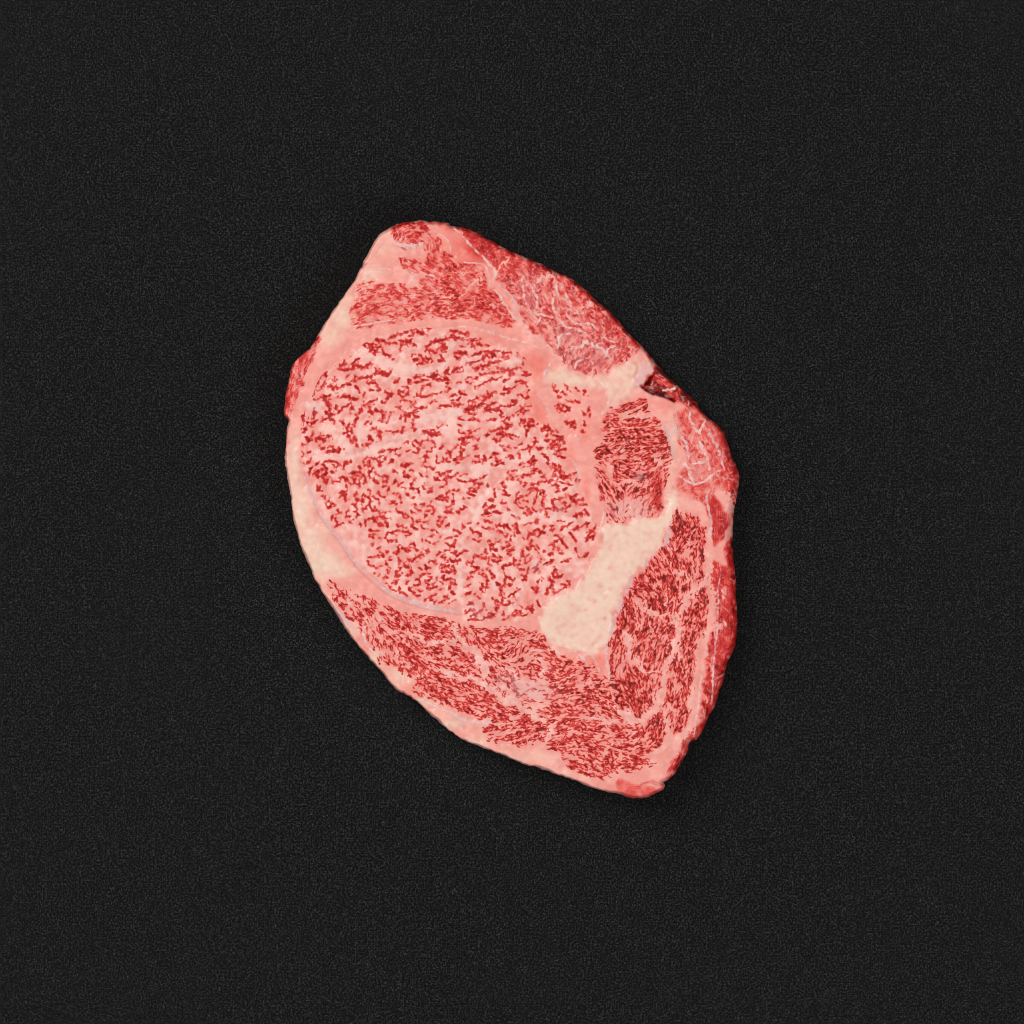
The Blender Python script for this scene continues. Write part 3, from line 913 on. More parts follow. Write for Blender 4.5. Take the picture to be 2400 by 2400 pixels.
# ---- fat veins and connective tissue
vein = np.zeros((NY, NX)); vid = np.zeros((NY, NX), np.int16); VE = []
for tl in VEIN_TILES:
    for w, p in parse(tl):
        VE.append((w, p)); stroke(vein, p, w*.84, 1, 2.6, .45, 1.0, vid, len(VE), X=XV, Y=YV)
skin = np.zeros((NY, NX)); skh = np.zeros((NY, NX)); sid = np.zeros((NY, NX), np.int16); SK = []
for ox, oy, f, hue, txt in SKIN_TILES:
    h1 = np.zeros((NY, NX))
    for w, p in parse((ox, oy, f, txt)):
        SK.append((w, p)); stroke(h1, p, w*.92, 1, 1.9, .5, .8, sid, len(SK))
    skh = np.where(h1 > skin, hue, skh); skin = np.maximum(skin, h1)
skin *= np.clip(.78+.22*NM+.1*NH, .15, 1)
dusk = np.zeros((NY, NX))                  # bluish translucent patches
blob(dusk, [(1470,1195,40,20,.42),(1240,1620,48,24,.32),(1185,1595,28,18,.25),(735,948,14,20,.35),(1080,805,18,10,.2),(1095,850,14,8,.2),(1310,1195,14,12,.25),(1500,1115,12,10,.35),(1120,1430,30,20,.2),(1200,850,30,14,.15),(1255,1330,20,14,.2),(1535,926,12,6,.3),(1330,800,55,45,.20),(1400,840,50,30,.16),(1240,700,30,40,.14),(1250,660,30,25,.12),(1620,1090,35,40,.14)])
dusk *= np.clip(1+.5*NM, 0, 1.6); skh = np.where(dusk > skin, 1.0, skh); skin = np.maximum(skin, np.clip(dusk, 0, .6))

# ---- lean flecks: the traced ones of the eye, and fibre-following ones elsewhere
fleck = np.zeros((NY, NX)); fid = np.zeros((NY, NX), np.int16); FL = []
r2 = random.Random(5)
EX = XF; EYY = YF
for tl in EYE_TILES:
    for w, p in parse(tl):
        stroke(fleck, p, w*1.05+4.2, r2.uniform(.30, .46), 2.0, .2, .8)
        stroke(fleck, p, w*.95+.5, r2.uniform(.74, 1.0), 2.0, .35, .7, fid, len(FL)+1); FL.append((w, p))
fleck *= np.clip(.80+.12*NM+.17*NH+.08*FINE, .2, 1.0)
def at(F, x, y):
    i = int((x-X0)/G+.5); j = int((y-Y0)/G+.5)
    return F[j, i] if 0 <= i < NX and 0 <= j < NY else 0
def scatter(reg, n_area, L, w, val, cluster, seed, curl=.35, keep=None, vmax=.7):
    r = random.Random(seed); k = REG.index(reg)
    p = np.array(POLY[k]); x0, y0 = p.min(0); x1, y1 = p.max(0)
    n = int((x1-x0)*(y1-y0)/n_area)
    for _ in range(n):
        x, y = r.uniform(x0, x1), r.uniform(y0, y1)
        if at(label, x, y) != k or at(vein, x, y) > vmax or at(skin, x, y) > .4: continue
        c = at(NM, x, y)*.6+at(NL, x, y)*.5
        if c < cluster+r.gauss(0, .35): continue
        if keep and r.random() > keep(x, y): continue
        l = L*r.uniform(.5, 1.5); s = max(2, int(l/4)); a = flow(x, y)+r.gauss(0, curl*.7)
        pts = [(x, y)]; bend = r.gauss(0, curl)
        for q in range(s):
            a2 = flow(*pts[-1]); a2 += math.pi*round((a-a2)/math.pi); a = a2*.55+a*.45+bend*.35+r.gauss(0, curl*.6)
            nx_, ny_ = pts[-1][0]+4*math.cos(a), pts[-1][1]+4*math.sin(a)
            if at(label, nx_, ny_) != k: break
            pts.append((nx_, ny_))
        if len(pts) > 1:
            stroke(fleck, pts, w*1.1+1.9, .27*val, 1.4, .4, .6, n=1)
            stroke(fleck, pts, w*r.uniform(.65, 1.45), val*r.uniform(.55, 1.0), 1.0, .6, .6, n=2)
def d(cx_, cy_, r_, lo=0.0):                 # sparse inside the disc
    return lambda x, y: lo if (x-cx_)**2+(y-cy_)**2 < r_*r_ else 1.0
def tissue(reg, n, L, w, val, hue, seed, curl=.9, sub=None):
    r = random.Random(seed); k = REG.index(reg); p = np.array(POLY[k]); x0, y0 = p.min(0); x1, y1 = p.max(0); c = 0
    h1 = np.zeros((NY, NX))
    for _ in range(n*30):
        if c >= n: break
        x, y = r.uniform(x0, x1), r.uniform(y0, y1)
        if at(label, x, y) != k or at(skin, x, y) > .2 or at(sdf, x, y) < 10 or (sub and not sub(x, y)): continue
        c += 1; a = flow(x, y)+r.gauss(0, .6); bend = r.gauss(0, .25); pts = [(x, y)]
        for q in range(max(2, int(L*r.uniform(.5, 1.6)/6))):
            bend += r.gauss(0, curl*.5); bend *= .8; a += bend
            pts.append((pts[-1][0]+6*math.cos(a), pts[-1][1]+6*math.sin(a)))
        stroke(h1, pts, w*r.uniform(.6, 1.4), val*r.uniform(.5, 1), 1.3, .6, .6, n=3)
    return h1*(label == k), hue
for h1, hue in (tissue('EDGEM', 90, 22, 3.0, .6, .2, 71, sub=lambda x, y: y > 660 and x > 1200), tissue('EDGEM', 25, 20, 3, .5, .1, 72), tissue('UPPER', 50, 16, 2.6, .45, .05, 73),
                tissue('FANM', 70, 20, 2.6, .5, .15, 74), tissue('RIMM', 14, 22, 4, .5, .1, 75), tissue('DARKM', 14, 14, 2, .35, .3, 76), tissue('FLAP', 12, 12, 3, .6, .3, 77), tissue('TOPKNOB', 16, 14, 3, .5, .1, 78), tissue('LOBEM', 14, 18, 3, .5, .05, 79)):
    skh = np.where(h1 > skin, hue, skh); skin = np.maximum(skin, h1)
h1 = masks['PALEFLAP']*.6*np.clip(1+.2*NM, 0, 1.3); skh = np.where(h1 > skin, .75, skh); skin = np.maximum(skin, h1)
scatter('ROUND', 33, 14, 2.5, 1.0, -1.5, 31, .55, lambda x, y: .25 if y > 1165 and x < 1520 else 1)
scatter('SIDEM', 31, 13, 2.5, 1.0, -1.6, 32, .5)
scatter('CAPM', 38, 14, 2.3, 1.0, -1.25, 33, .6, lambda x, y: (.3 if (x-1240)**2/3600+(y-1630)**2/900 < 1 else 1)*(.7 if x < 900 else 1))
scatter('UPPER', 40, 14, 3.0, .66, -.6, 34, .5, lambda x, y: 1 if x > 1000 else .75)
scatter('UPPER', 150, 14, 4.2, 1.0, -.2, 44, .5, lambda x, y: 1 if x > 1000 and y < 735 or (x > 930 and y < 650) else .12)
scatter('TOPKNOB', 45, 12, 3.6, .95, -.6, 35, .6)
scatter('EDGEM', 52, 13, 3.2, .85, -.35, 36, .7)
scatter('FANM', 90, 9, 3.4, .7, -.1, 37, .7)
scatter('DARKM', 100, 9, 3.2, 1.0, -.2, 41, .5)
scatter('RIMM', 170, 18, 6.5, 1.0, -.1, 38, .4)
scatter('LOBEM', 70, 16, 4.6, .85, -.2, 39, .3)
scatter('FLAP', 70, 10, 4.5, 1.0, -.2, 40, .7)
scatter('TAILM', 90, 18, 4.5, .9, -.3, 42, .3)
eyek = REG.index('EYE')
echan = np.zeros((NY, NX))                 # the pale channels of the eye
for w, p in ((24,[(842,1063),(880,1055),(911,1040),(973,1020),(1050,1004),(1090,985)]),(16,[(842,1063),(786,1071),(734,1074)]),(9,[(845,993),(843,1030),(842,1063)]),(14,[(842,1063),(815,1045),(790,1024)]),
             (20,[(1019,1092),(1070,1096),(1128,1099),(1190,1086),(1225,1070),(1262,1060)]),(9,[(1262,1060),(1290,1075),(1310,1095)]),(8,[(1262,1060),(1270,1040),(1290,1025)]),(10,[(1262,1060),(1300,1062)]),
             (14,[(1128,1099),(1143,1140),(1130,1185),(1122,1198)]),(14,[(1010,1165),(1060,1180),(1122,1198),(1190,1210),(1250,1200),(1300,1215),(1380,1215)]),(12,[(1122,1198),(1100,1230),(1060,1245),(1000,1240)]),
             (14,[(1078,1300),(1080,1350),(1076,1400)]),(10,[(1168,1310),(1160,1356),(1170,1420)]),(10,[(1040,1260),(1080,1290),(1150,1290),(1200,1260)]),(9,[(930,1200),(905,1250),(960,1290)]),(8,[(930,1290),(925,1350)]),
             (20,[(864,837),(900,850),(941,862),(1019,870),(1044,830),(1066,806)]),(24,[(980,985),(1035,976),(1081,962)]),(12,[(1090,900),(1060,930),(1075,960)]),(10,[(1240,1300),(1260,1340),(1280,1390)]),(9,[(1230,1360),(1200,1420)]),
             (9,[(1180,1040),(1150,1060),(1128,1099)]),(9,[(960,1130),(1019,1150)])):
    stroke(echan, p, w, 1, 4, .4, .5, X=XR, Y=YR)
EH = blur(fleck, 8)
scatter('EYE', 75, 9, 2.2, .85, -1.2, 43, .9, lambda x, y: min(1, max(0, (at(EH, x, y)-.19)*4.5)) if at(echan, x, y) < .3 else 0)
fleck *= np.where((label == 0) | (label >= 14), np.where((GX > 1265) & (GX < 1405) & (GY > 870) & (GY < 1030), 1, .0), 1)
fleck = np.where(np.isin(label, [REG.index('EYE'), 0, 15]), fleck, fleck*(1-.9*sstep(.45, .95, vein)))
# fine dash layer in the fibrous muscles
fib = masks['ROUND']+masks['SIDEM']+.6*masks['CAPM']+.8*masks['UPPER']+.8*masks['EDGEM']+.5*masks['TOPKNOB']
gap = sstep(-1.55, -.85, STREAKC+.35*NM)                 # pale partings between the fibre bundles
gapm = np.clip(masks['ROUND']+masks['SIDEM']+masks['CAPM'], 0, 1)
gap = 1-gapm*(1-gap)
fleck = fleck*(gap*.85+.15)
dash = sstep(.55, 1.5, STREAK+.5*NM+.25*FINE)*fib*.34*gap
ridge = sstep(.16, .0, np.abs(noise(17, 61)+.25*FINE))*sstep(-.4, .6, noise(40, 62))   # thin pale partings
ridge2 = sstep(.14, .0, np.abs(STREAKC))*sstep(-.5, .5, noise(35, 63))
net = np.clip(.8*ridge*(masks['EDGEM']+masks['FANM']+.7*masks['UPPER']+.6*masks['DARKM']+.5*masks['RIMM']+.6*masks['FLAP'])+.7*ridge2*(masks['UPPER']+masks['LOBEM']+.6*masks['EDGEM']+.5*masks['TOPKNOB']), 0, 1)
patch = sstep(.2, 1.1, NM*.6+NL*.7)*(.75*masks['RIMM']+.5*masks['TAILM']+.45*masks['LOBEM']+.4*masks['EDGEM']+.4*masks['UPPER'])
W = np.clip(wash*(.25+.75*gap)*(1-patch)+strk*(.45*STREAK+.7*NM+.3*FINE), 0, 1)*(1-.92*np.clip(vein, 0, 1))
lean = np.maximum(W, np.maximum(fleck, dash*(1-vein)))*(1-.72*net)
# blood-tinted halo round the flecks
halo = blur(np.clip(fleck, 0, 1), 3.2)+.6*blur(np.clip(fleck, 0, 1), 9)
lean = np.clip(lean+(.26*halo+.06*halo*NH)*(1-lean)*(1-.6*vein), 0, 1)
# reddish wet edge of muscles against fat
lean = lean*(1-.93*np.clip(skin*1.05, 0, 1)*sstep(.3, .7, skin))
blood = np.zeros((NY, NX))
tip = masks['FLAP']
# rim tint: the cut side carries more lean on the right-hand flank, skin-like fat on the left
rimr = np.exp(-np.clip(sdf, 0, 95)/9.0)
rightside = sstep(-.35, .45, (np.cos(.55)*(GX-1200)/520-np.sin(.55)*(GY-1190)/680))
lean = np.clip(lean+rimr*rightside*.22*(1+.8*NM)*(1-skin), 0, 1)
# slits by the torn flap: cut into the relief, their shade painted in
slit = np.zeros((NY, NX))
stroke(slit, [(1502,904),(1520,916),(1541,923),(1562,930),(1580,941)], 9, 1, 2.5, .5, .4)
stroke(slit, [(1508,906),(1516,898),(1524,888),(1532,876)], 7, .7, 2.5, .5, .4)
stroke(slit, [(1490,850),(1494,864),(1487,882)], 5, .28, 4, .5, .4)  # brownish shadow of the crease, painted as well as cut
stroke(slit, [(1503,1838),(1525,1833),(1545,1836),(1560,1832)], 5, .8, 2, .5, .4)
stroke(slit, [(848,625),(862,618)], 3, .8, 1.5, .5, .3)
stroke(slit, [(1066,540),(1090,563),(1115,592),(1135,610)], 3, .5, 1.5, .5, .3)
tone = np.clip(tone+.5*blur(slit, 2), 0, 1)  # painted shade: browner colour inside the slits
lean = np.clip(np.maximum(lean, .9*slit*((GX > 1480) & (GY < 1000))), 0, 1)
# silver-skin lower edge: thin groove
groove = np.zeros((NY, NX))
gl = [(734,1176),(748,1209),(772,1243),(797,1275),(821,1311),(845,1340),(876,1369),(908,1394),(940,1410),(987,1426),(1034,1435),(1081,1441)]
stroke(groove, gl, 2.6, 1, 1.4, .2, .3)
stroke(groove, [(1556,1002),(1566,1028),(1573,1060),(1577,1072)], 2.4, 1, 1.2, .2, .3)

# ---- fat hue: 0 pink .. 1 cream ; coral = warm, blood-stained fat
cream = .92*sstep(.25, .95, blur(masks['WEDGE'], 7)+.10*NM+.06*FINE)+.74*blur(masks['GRISTLE'], 6)*(1+.15*NM)
blob(cream, [(690,1100,20,70,.75),(705,1190,26,50,.85),(730,1270,40,50,.9),(770,1320,40,30,.75),(800,1340,40,20,.5),(740,1340,20,25,.5),
             (800,745,32,28,.75),(775,790,30,25,.6),(870,640,30,22,.5),(850,670,25,30,.35),(900,580,40,40,.35),(810,700,20,30,.5),
             (880,1540,22,22,.5),(925,1580,40,25,.55),(830,1480,16,22,.35),(990,1640,40,18,.4),(1060,1700,40,20,.5),(1110,1735,50,14,.3),(1220,1770,80,20,.25),(1330,1815,90,16,.3),
             (885,1545,16,18,.35),(930,1585,28,18,.35),(995,1645,30,14,.35),(1060,1700,34,14,.3),(1130,1740,50,12,.3),(1230,1775,60,14,.25),(690,1040,10,40,.4),(760,1380,10,20,.3),(810,1465,10,20,.3),(1350,890,50,20,.2),(1310,905,30,30,.3),(1565,1160,14,40,.4),(1570,1060,14,60,.45),(1585,1010,14,50,.35),(1600,1190,20,20,.1),(1330,1395,60,25,.1),(1470,880,50,25,.2),
             (1400,1000,25,40,.1)])
cream = np.clip(cream*(1-.85*masks['EYE'])+.06*NL+.05*NM, 0, 1)
coral = np.zeros((NY, NX))
blob(coral, [(1255,845,34,24,.95),(1262,870,25,25,.6),(1250,940,18,40,.75),(1268,970,18,22,.7),(1337,1075,12,28,.9),(1374,1150,9,40,.8),(1360,1020,28,18,.5),(1150,795,70,14,.6),(1090,770,80,10,.35),
             (1050,575,55,45,.55),(1100,610,40,20,.4),(1190,720,18,40,.5),(1270,990,25,18,.3),(1240,1400,12,30,.55),(690,1290,14,40,.35),(900,1580,30,22,.45),(965,1630,30,20,.45),(1050,1715,25,14,.4),
             (1460,1850,40,14,.5),(1320,1560,40,20,.5),(1390,1545,30,15,.7),(1405,1565,14,30,.6),(1560,950,30,12,.5),(1640,975,25,14,.6),(900,610,30,20,.25),(860,1520,12,30,.3),(1640,1600,8,140,.4),
             (1500,1760,60,30,.15),(1410,1060,18,90,.25),(1380,1000,25,30,.3)])
lumps = np.abs(noise(46, 51)); crease = .35*sstep(.16, .0, lumps)*masks['WEDGE']
for p in ([(1361,1378),(1392,1389),(1420,1384),(1455,1345)],[(1423,1294),(1436,1288),(1448,1300),(1479,1307)],[(1448,1300),(1445,1335),(1439,1360)],[(1361,1469),(1383,1458),(1424,1452)],
          [(1302,1455),(1330,1449),(1346,1430),(1386,1424)],[(1330,1511),(1374,1505),(1386,1474)],[(1516,1235),(1535,1266),(1492,1304)],[(1563,1211),(1551,1235),(1523,1273)],[(1410,1390),(1400,1425),(1415,1470)]):
    stroke(crease, p, 2.6, 1, 2.0, .6, .9, X=XV, Y=YV)
crease *= np.clip(.7+.4*NM, .1, 1)
coral += .30*blur(crease, 1.5)+.22*blur(crease, 7)
coral += .10*masks['GRISTLE']+.03*np.clip(STREAKC, 0, 2)*(1-masks['EYE'])*(1-cream)
coral = np.clip(coral+.05*NL+.25*rimr*(.6+.5*NM)*(1-cream), 0, 1)*(1-.5*masks['WEDGE'])
# pale translucent fat inside the eye
pale = np.clip(masks['EYE']*(.38+.12*NL+.25*NM+.65*echan)+.28*blur(vein, 1.5)+.04*np.clip(STREAKC, -1, 2)+.10*NL+.25*masks['CAPM']*(1+.4*NM), 0, 1)
# fibrous marks and lumps in the fat
fatv = (1-.6*np.clip(cream, 0, 1))*(.14*STREAKC+.5*NM+.35*FINE+.5*NL+.08*STREAK)

# ---- relief (plan units).  thickness, rounded flanks, muscles, veins
H = 98.0
rim_w = 7+9*rightside*sstep(900, 1060, GY+0*GX)+6*rightside+1.2*NL
tt = np.clip(sdf/rim_w, 0, 1)
prof = np.sqrt(np.clip(1-(1-tt)**2.2, 0, 1))
Z = 42+(H-42)*prof+1.6*NXL*prof+.9*NL*prof-3*(1-sstep(0, 50, sdf))*rightside
rel = bump*(.40*NM+.14*STREAK+.14*FINE)
rel += -1.0*np.clip(fleck, 0, 1)*(.6+.4*masks['EYE'])+1.0*blur(vein, 2.0)*(1-masks['EYE'])
rel += 1.7*blur(skin, 1.2)-11*blur(slit, 1.2)*(1+1.2*((GX > 1480) & (GY < 1000)))-2.6*groove
rel += 2.2*blur(masks['WEDGE'], 6)+1.0*blur(lumps, 7)*masks['WEDGE']-2.0*blur(crease, 2.2)
rel += 5*blur(masks['KNUCKLE'], 8)+4*blur(masks['PALEFLAP'], 3)+2.5*blur(masks['GRISTLE'], 6)+2*blur(masks['SALMON'], 5)-2.0*blur(masks['FLAP'], 4)
rel += .5*masks['EDGEM']*NM+1.0*masks['FLAP']*NM*1.5+.3*masks['RIMM']*NM
Z = Z+rel*sstep(0, 7, sdf)
# ---------------------------------------------------------------- materials
def lin(c):
    return tuple([(v/255/12.92 if v/255 < .04045 else ((v/255+.055)/1.055)**2.4) for v in c])
def new_mat(name):
    m = bpy.data.materials.new(name); m.use_nodes = True; nt = m.node_tree
    b = nt.nodes['Principled BSDF']; return m, nt, b
def meat_material():
    m, nt, b = new_mat('marbled_meat'); N = nt.nodes; L = nt.links
    def attr(n):
        a = N.new('ShaderNodeAttribute'); a.attribute_name = n; return a.outputs['Fac']
    def ramp(sock, a, b_):
        r = N.new('ShaderNodeMapRange'); r.interpolation_type = 'SMOOTHSTEP'; r.inputs['From Min'].default_value = a; r.inputs['From Max'].default_value = b_
        L.new(sock, r.inputs['Value']); return r.outputs['Result']
    def math_(op, a, b_):
        n = N.new('ShaderNodeMath'); n.operation = op
        for i, v in enumerate((a, b_)):
            if isinstance(v, (int, float)): n.inputs[i].default_value = v
            else: L.new(v, n.inputs[i])
        return n.outputs[0]
    def mixc(f, a, b_, mode='MIX'):
        n = N.new('ShaderNodeMix'); n.data_type = 'RGBA'; n.blend_type = mode; n.clamp_factor = True
        if isinstance(f, (int, float)): n.inputs[0].default_value = f
        else: L.new(f, n.inputs[0])
        for i, v in ((6, a), (7, b_)):
            if isinstance(v, tuple): n.inputs[i].default_value = (*v, 1)
            else: L.new(v, n.inputs[i])
        return n.outputs[2]
    K = {k: tuple(ALB*x for x in lin(v)) for k, v in COLS.items()}
    lean, tone, cream_, coral_, pale_, skin_, skh_, fatv_ = [attr(n) for n in ('lean', 'tone', 'cream', 'coral', 'pale', 'skin', 'skin_hue', 'fat_value')]
    tex = N.new('ShaderNodeTexCoord'); nz = N.new('ShaderNodeTexNoise'); nz.inputs['Scale'].default_value = 900; nz.inputs['Detail'].default_value = 3
    L.new(tex.outputs['Object'], nz.inputs['Vector'])
    nz2 = N.new('ShaderNodeTexNoise'); nz2.inputs['Scale'].default_value = 2600; nz2.inputs['Detail'].default_value = 2; L.new(tex.outputs['Object'], nz2.inputs['Vector'])
    fat = mixc(pale_, K['pink'], K['pale']); fat = mixc(cream_, fat, K['cream']); fat = mixc(math_('MULTIPLY', coral_, .8), fat, K['coral'])
    fv = math_('MULTIPLY_ADD', fatv_, .05); N[-1].inputs[2].default_value = 1.0
    hv = N.new('ShaderNodeHueSaturation'); L.new(fat, hv.inputs['Color']); L.new(fv, hv.inputs['Value']); fat = hv.outputs['Color']
    ln = mixc(ramp(lean, .25, .72), K['blush'], K['red']); ln = mixc(ramp(lean, .72, 1), ln, K['deep'])
    ln = mixc(math_('MULTIPLY', tone, ramp(lean, .5, .95)), ln, K['brown'])
    c = mixc(ramp(lean, .05, .46), fat, ln)
    c = mixc(math_('MULTIPLY', skin_, .75), c, mixc(skh_, K['white'], K['lilac']))
    L.new(c, b.inputs['Base Color'])
    rg = math_('MULTIPLY_ADD', nz.outputs['Fac'], .30); N[-1].inputs[2].default_value = .14
    L.new(rg, b.inputs['Roughness'])
    b.inputs['Specular IOR Level'].default_value = .2
    b.inputs['Subsurface Weight'].default_value = .25; b.inputs['Subsurface Radius'].default_value = (1.0, .35, .25); b.inputs['Subsurface Scale'].default_value = .0004
    b.inputs['Coat Weight'].default_value = .25; b.inputs['Coat Roughness'].default_value = .1
    bp = N.new('ShaderNodeBump'); bp.inputs['Strength'].default_value = .16; bp.inputs['Distance'].default_value = .0005
    hsum = math_('ADD', nz.outputs['Fac'], math_('MULTIPLY', nz2.outputs['Fac'], .5)); L.new(hsum, bp.inputs['Height']); L.new(bp.outputs['Normal'], b.inputs['Normal']); L.new(bp.outputs['Normal'], b.inputs['Coat Normal'])
    return m
def board_material():
    m, nt, b = new_mat('black_speckled_board'); N = nt.nodes; L = nt.links
    tex = N.new('ShaderNodeTexCoord')
    def nz(scale, det=0, dist=0):
        n = N.new('ShaderNodeTexNoise'); n.noise_dimensions = '2D'; n.inputs['Scale'].default_value = scale; n.inputs['Detail'].default_value = det; n.inputs['Distortion'].default_value = dist
        L.new(tex.outputs['Object'], n.inputs['Vector']); return n.outputs['Fac']
    def ramp(sock, a, b_, c=0, d_=1):
        r = N.new('ShaderNodeMapRange'); r.interpolation_type = 'SMOOTHSTEP'
        for k, v in zip(('From Min', 'From Max', 'To Min', 'To Max'), (a, b_, c, d_)): r.inputs[k].default_value = v
        L.new(sock, r.inputs['Value']); return r.outputs['Result']
    def mul(a, b_, op='MULTIPLY'):
        n = N.new('ShaderNodeMath'); n.operation = op; L.new(a, n.inputs[0])
        if isinstance(b_, float): n.inputs[1].default_value = b_
        else: L.new(b_, n.inputs[1])
        return n.outputs[0]
    worm = mul(mul(nz(1450, 0, .3), .5, 'SUBTRACT'), 1.0); ab = N.new('ShaderNodeMath'); ab.operation = 'ABSOLUTE'; L.new(worm, ab.inputs[0])
    line = ramp(ab.outputs[0], .08, .02); brk = ramp(nz(1250), .36, .56); dens = ramp(nz(260), .30, .62, .78, 1)
    f = mul(mul(line, brk), dens)
    mx = N.new('ShaderNodeMix'); mx.data_type = 'RGBA'; L.new(f, mx.inputs[0])
    mx.inputs[6].default_value = (*[BOARD_DARK]*3, 1); mx.inputs[7].default_value = (*[BOARD_LIGHT]*3, 1)
    L.new(mx.outputs[2], b.inputs['Base Color']); b.inputs['Roughness'].default_value = .9; b.inputs['Specular IOR Level'].default_value = .08
    bp = N.new('ShaderNodeBump'); bp.inputs['Strength'].default_value = .15; bp.inputs['Distance'].default_value = .0002; L.new(f, bp.inputs['Height']); L.new(bp.outputs['Normal'], b.inputs['Normal'])
    return m
COLS = dict(pink=(248,164,152), pale=(248,197,188), cream=(246,211,190), coral=(245,130,114), blush=(236,92,84), red=(205,42,40),
            deep=(158,18,18), brown=(90,26,18), white=(250,214,204), lilac=(212,186,189))
ALB = 0.88; BOARD_DARK = .0043; BOARD_LIGHT = .056
MEAT = meat_material(); BOARD = board_material()

# ---------------------------------------------------------------- the board the steak lies on
bm = bmesh.new(); bmesh.ops.create_grid(bm, x_segments=1, y_segments=1, size=1.5)
me = bpy.data.meshes.new('worktop'); bm.to_mesh(me); bm.free(); me.materials.append(BOARD)
wt = bpy.data.objects.new('worktop', me); col.objects.link(wt); wt['kind'] = 'structure'; wt['label'] = 'matte black finely speckled worktop under the steak'

# ---------------------------------------------------------------- the steak: grid -> closed body split into its parts
sgy, sgx = np.gradient(sdf, G); gl_ = np.hypot(sgx, sgy)+1e-9; sgx, sgy = sgx/gl_, sgy/gl_
cell = .25*(sdf[:-1,:-1]+sdf[1:,:-1]+sdf[:-1,1:]+sdf[1:,1:]) > 0
cu, cv = np.gradient(Z, G)                          # d/dy, d/dx in plan units
cnt = np.zeros((NY, NX), np.int8)
for dj in (0, 1):
    for di in (0, 1): cnt[dj:NY-1+dj, di:NX-1+di] += cell
bnd = (cnt > 0) & (cnt < 4)
PX = np.where(bnd, GX-sdf*sgx, GX); PY = np.where(bnd, GY-sdf*sgy, GY); PZ = np.where(bnd, 42.0, Z)
def world_xyz(px, py, pz): return np.stack([(px-1200)*S, (1200-py)*S, pz*S+.0002], -1)
P = world_xyz(PX, PY, PZ).reshape(-1, 3)
NRM = np.stack([-cv, cu, np.ones_like(Z)], -1)
out = np.stack([-sgx, sgy, .25*np.ones_like(Z)], -1)
NRM = np.where(bnd[..., None], out, NRM).reshape(-1, 3); NRM /= np.linalg.norm(NRM, axis=1, keepdims=True)
ATT = dict(lean=lean, tone=tone, cream=cream, coral=coral, pale=pale, skin=skin, skin_hue=skh, fat_value=np.clip(fatv, -2.5, 2.5))
ATT = {k: v.reshape(-1).astype(np.float32) for k, v in ATT.items()}
vi = np.arange(NX*NY).reshape(NY, NX)
quads = np.stack([vi[1:,:-1], vi[1:,1:], vi[:-1,1:], vi[:-1,:-1]], -1)     # counter-clockwise seen from above
def mesh_from(name, q, pts=P, nrm=NRM, att=ATT):
    used, inv = np.unique(q, return_inverse=True); inv = inv.reshape(q.shape)
    me = bpy.data.meshes.new(name); nv, nf, k = len(used), len(q), q.shape[1]
    me.vertices.add(nv); me.vertices.foreach_set('co', pts[used].astype(np.float32).ravel())
    me.loops.add(nf*k); me.loops.foreach_set('vertex_index', inv.astype(np.int32).ravel())
    me.polygons.add(nf); me.polygons.foreach_set('loop_start', np.arange(0, nf*k, k, dtype=np.int32))
    for a, v in att.items():
        at_ = me.attributes.new(a, 'FLOAT', 'POINT'); at_.data.foreach_set('value', v[used])
    me.materials.append(MEAT); me.update(calc_edges=True)
    if nrm is not None: me.normals_split_custom_set_from_vertices(nrm[used].astype(np.float32))
    return me
steak = bpy.data.objects.new('steak', None); col.objects.link(steak); steak.location = (0, 0, 0); steak.empty_display_size = .05
steak['label'] = 'thick raw marbled beef rib-eye steak lying on the black worktop'; steak['category'] = 'steak'
def part(name, q, parent, label=None, kind=None, **kw):
    o = bpy.data.objects.new(name, mesh_from(name, q, **kw)); col.objects.link(o); o.parent = parent
    if label: o['label'] = label
    if kind: o['kind'] = kind
    return o
def cmode(a): return a[:-1, :-1]                    # value of a cell
clab = cmode(label); csid = cmode(sid); cvid = cmode(vid); cfid = cmode(fid)
key = np.where(cell, clab.astype(np.int32), -1)
muscle_ids = [REG.index(k) for k in ('EYE', 'UPPER', 'TOPKNOB', 'EDGEM', 'ROUND', 'SIDEM', 'CAPM', 'FANM', 'DARKM', 'RIMM', 'LOBEM', 'FLAP', 'TAILM')]
musc = np.isin(clab, muscle_ids)
vein_ok = np.array([False]+[w >= 8 for w, p in VE]); skin_ok = np.array([False]+[w >= 5 for w, p in SK])
sub = np.zeros(key.shape, np.int32)
sub = np.where(musc & vein_ok[cvid], 10000+cvid, sub)
sub = np.where((cfid > 0) & (clab == eyek) & (cmode(lean) > .42), 20000+cfid, sub)
sub = np.where(skin_ok[csid], 30000+csid, sub)
sub = np.where(cell, sub, 0)
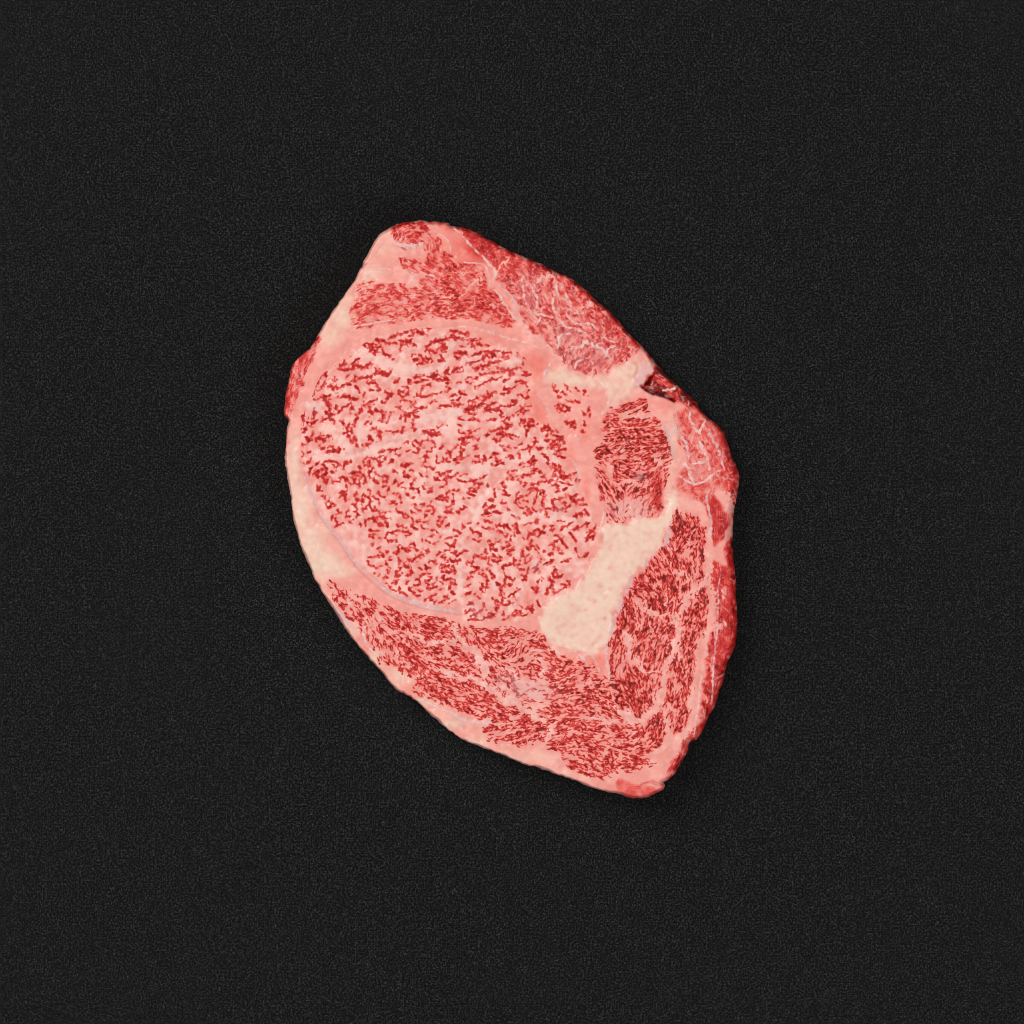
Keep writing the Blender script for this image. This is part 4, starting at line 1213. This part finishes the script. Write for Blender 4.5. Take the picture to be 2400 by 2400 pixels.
# keep the 280 largest flecks as pieces, the rest joined
ids, n_ = np.unique(sub[(sub >= 20000) & (sub < 30000)], return_counts=True)
keep = ids[np.argsort(-n_)][:280]
sub = np.where((sub >= 20000) & (sub < 30000) & ~np.isin(sub, keep), 19999, sub)
LABELS = {'EYE': ('eye_muscle', 'big round eye of the steak, pink with curly red flecks'),
 'UPPER': ('muscle', 'streaky red muscle above the eye'), 'TOPKNOB': ('muscle', 'small swirled red muscle at the top tip'),
 'EDGEM': ('muscle', 'deep red muscle laced with curly white tissue along the sloping edge'), 'ROUND': ('muscle', 'oval muscle with dark brown-red fibres beside the eye'),
 'SIDEM': ('muscle', 'long fibrous muscle split by pale fat veins, beside the cream fat'), 'CAPM': ('cap_muscle', 'broad streaky muscle curving below the eye'),
 'FANM': ('muscle', 'fan-shaped light red muscle with grey strips near the corner'), 'DARKM': ('muscle', 'small plain dark red muscle by the edge'),
 'RIMM': ('muscle', 'narrow bright red muscle strip down the flank'), 'LOBEM': ('muscle', 'thin red lobe bulging from the fat rim'),
 'FLAP': ('torn_flap', 'torn dark red flap beside the hollow'), 'TAILM': ('muscle', 'small red muscle at the lower tail'),
 'WEDGE': ('fat_wedge', 'thick cream-coloured wedge of fat'), 'GRISTLE': ('fat_wedge', 'yellowish branch of fat and gristle'),
 'SALMON': ('fat_pad', 'smooth salmon-pink pad of fat near the top'), 'PALEFLAP': ('fat_flap', 'pale curled flap beside the hollow'),
 'KNUCKLE': ('fat_pad', 'smooth pink rounded knob at the lower tip'), 'fat': ('fat_rim', 'pink to cream fat around and between the muscles')}
roots = {}
for k, nm in enumerate(REG):
    sel = (key == k) & (sub == 0)
    if sel.sum() < 4: continue
    roots[k] = part(LABELS[nm][0], quads[sel], steak, LABELS[nm][1])
for sidv in np.unique(sub[sub > 0]):
    sel = (sub == sidv) & cell
    if sel.sum() < 8:                                # crumbs go back to their region
        k = int(np.bincount(key[sel]).argmax()); sel2 = sel
        part('membrane' if sidv >= 30000 else 'fat_vein', quads[sel2], roots[k]); continue
    k = int(np.bincount(key[sel]).argmax())
    if sidv == 19999: part('lean_flecks', quads[sel], roots[k], 'small red flecks of lean', 'stuff')
    elif sidv >= 30000: part('membrane', quads[sel], roots.get(k, steak))
    elif sidv >= 20000: part('lean_fleck', quads[sel], roots[k])
    else: part('fat_vein', quads[sel], roots[k])
# underside: from the widest line down and under to the board
e = {}
cj, ci = np.nonzero(cell)
for j, i in zip(cj, ci):
    for (a, b, nj, ni) in ((vi[j,i], vi[j,i+1], j-1, i), (vi[j,i+1], vi[j+1,i+1], j, i+1), (vi[j+1,i+1], vi[j+1,i], j+1, i), (vi[j+1,i], vi[j,i], j, i-1)):
        if not cell[nj, ni]: e.setdefault(int(a), []).append(int(b))
loops = []
while e:
    st = next(iter(e)); lp = [st]; cur = st
    while True:
        nx_ = e[cur].pop()
        if not e[cur]: del e[cur]
        if nx_ == st: break
        lp.append(nx_); cur = nx_
    loops.append(lp)
lp = np.array(max(loops, key=len)); n = len(lp)
bx_, by_ = PX.reshape(-1)[lp], PY.reshape(-1)[lp]
def ring_smooth(a, w):
    k = np.ones(w)/w; return np.convolve(np.concatenate([a[-w:], a, a[:w]]), k, 'same')[w:-w]
ix, iy = ring_smooth(sgx.reshape(-1)[lp], 25), ring_smooth(sgy.reshape(-1)[lp], 25); q_ = np.hypot(ix, iy)+1e-9; ix, iy = ix/q_, iy/q_
rings = [(0, 42), (1.2, 37), (3, 30), (6, 23), (10, 13), (15, 6), (22, 1.5), (40, .4)]
pts = np.vstack([world_xyz(bx_+ix*o, by_+iy*o, np.full(n, z)) for o, z in rings]+[world_xyz(np.array([1190.]), np.array([1180.]), np.array([.4]))])
qs = []
ar = np.arange(n)
for r in range(len(rings)-1):
    qs.append(np.stack([r*n+ar, r*n+(ar+1) % n, (r+1)*n+(ar+1) % n, (r+1)*n+ar], -1))
qs = np.vstack(qs)
att2 = {k: np.concatenate([np.tile(v[lp], len(rings)), v[lp][:1]]) for k, v in ATT.items()}
us = part('underside', qs, steak, 'lower flank and underside of the steak', pts=pts, nrm=None, att=att2)
bm = bmesh.new(); bm.from_mesh(us.data); bm.verts.ensure_lookup_table()
be = [ed for ed in bm.edges if ed.is_boundary and min(ed.verts[0].co.z, ed.verts[1].co.z) < .002]
bmesh.ops.holes_fill(bm, edges=be, sides=0); bmesh.ops.recalc_face_normals(bm, faces=bm.faces)
bm.to_mesh(us.data); bm.free()
print('steak parts', len(steak.children), 'objects', len(bpy.data.objects))
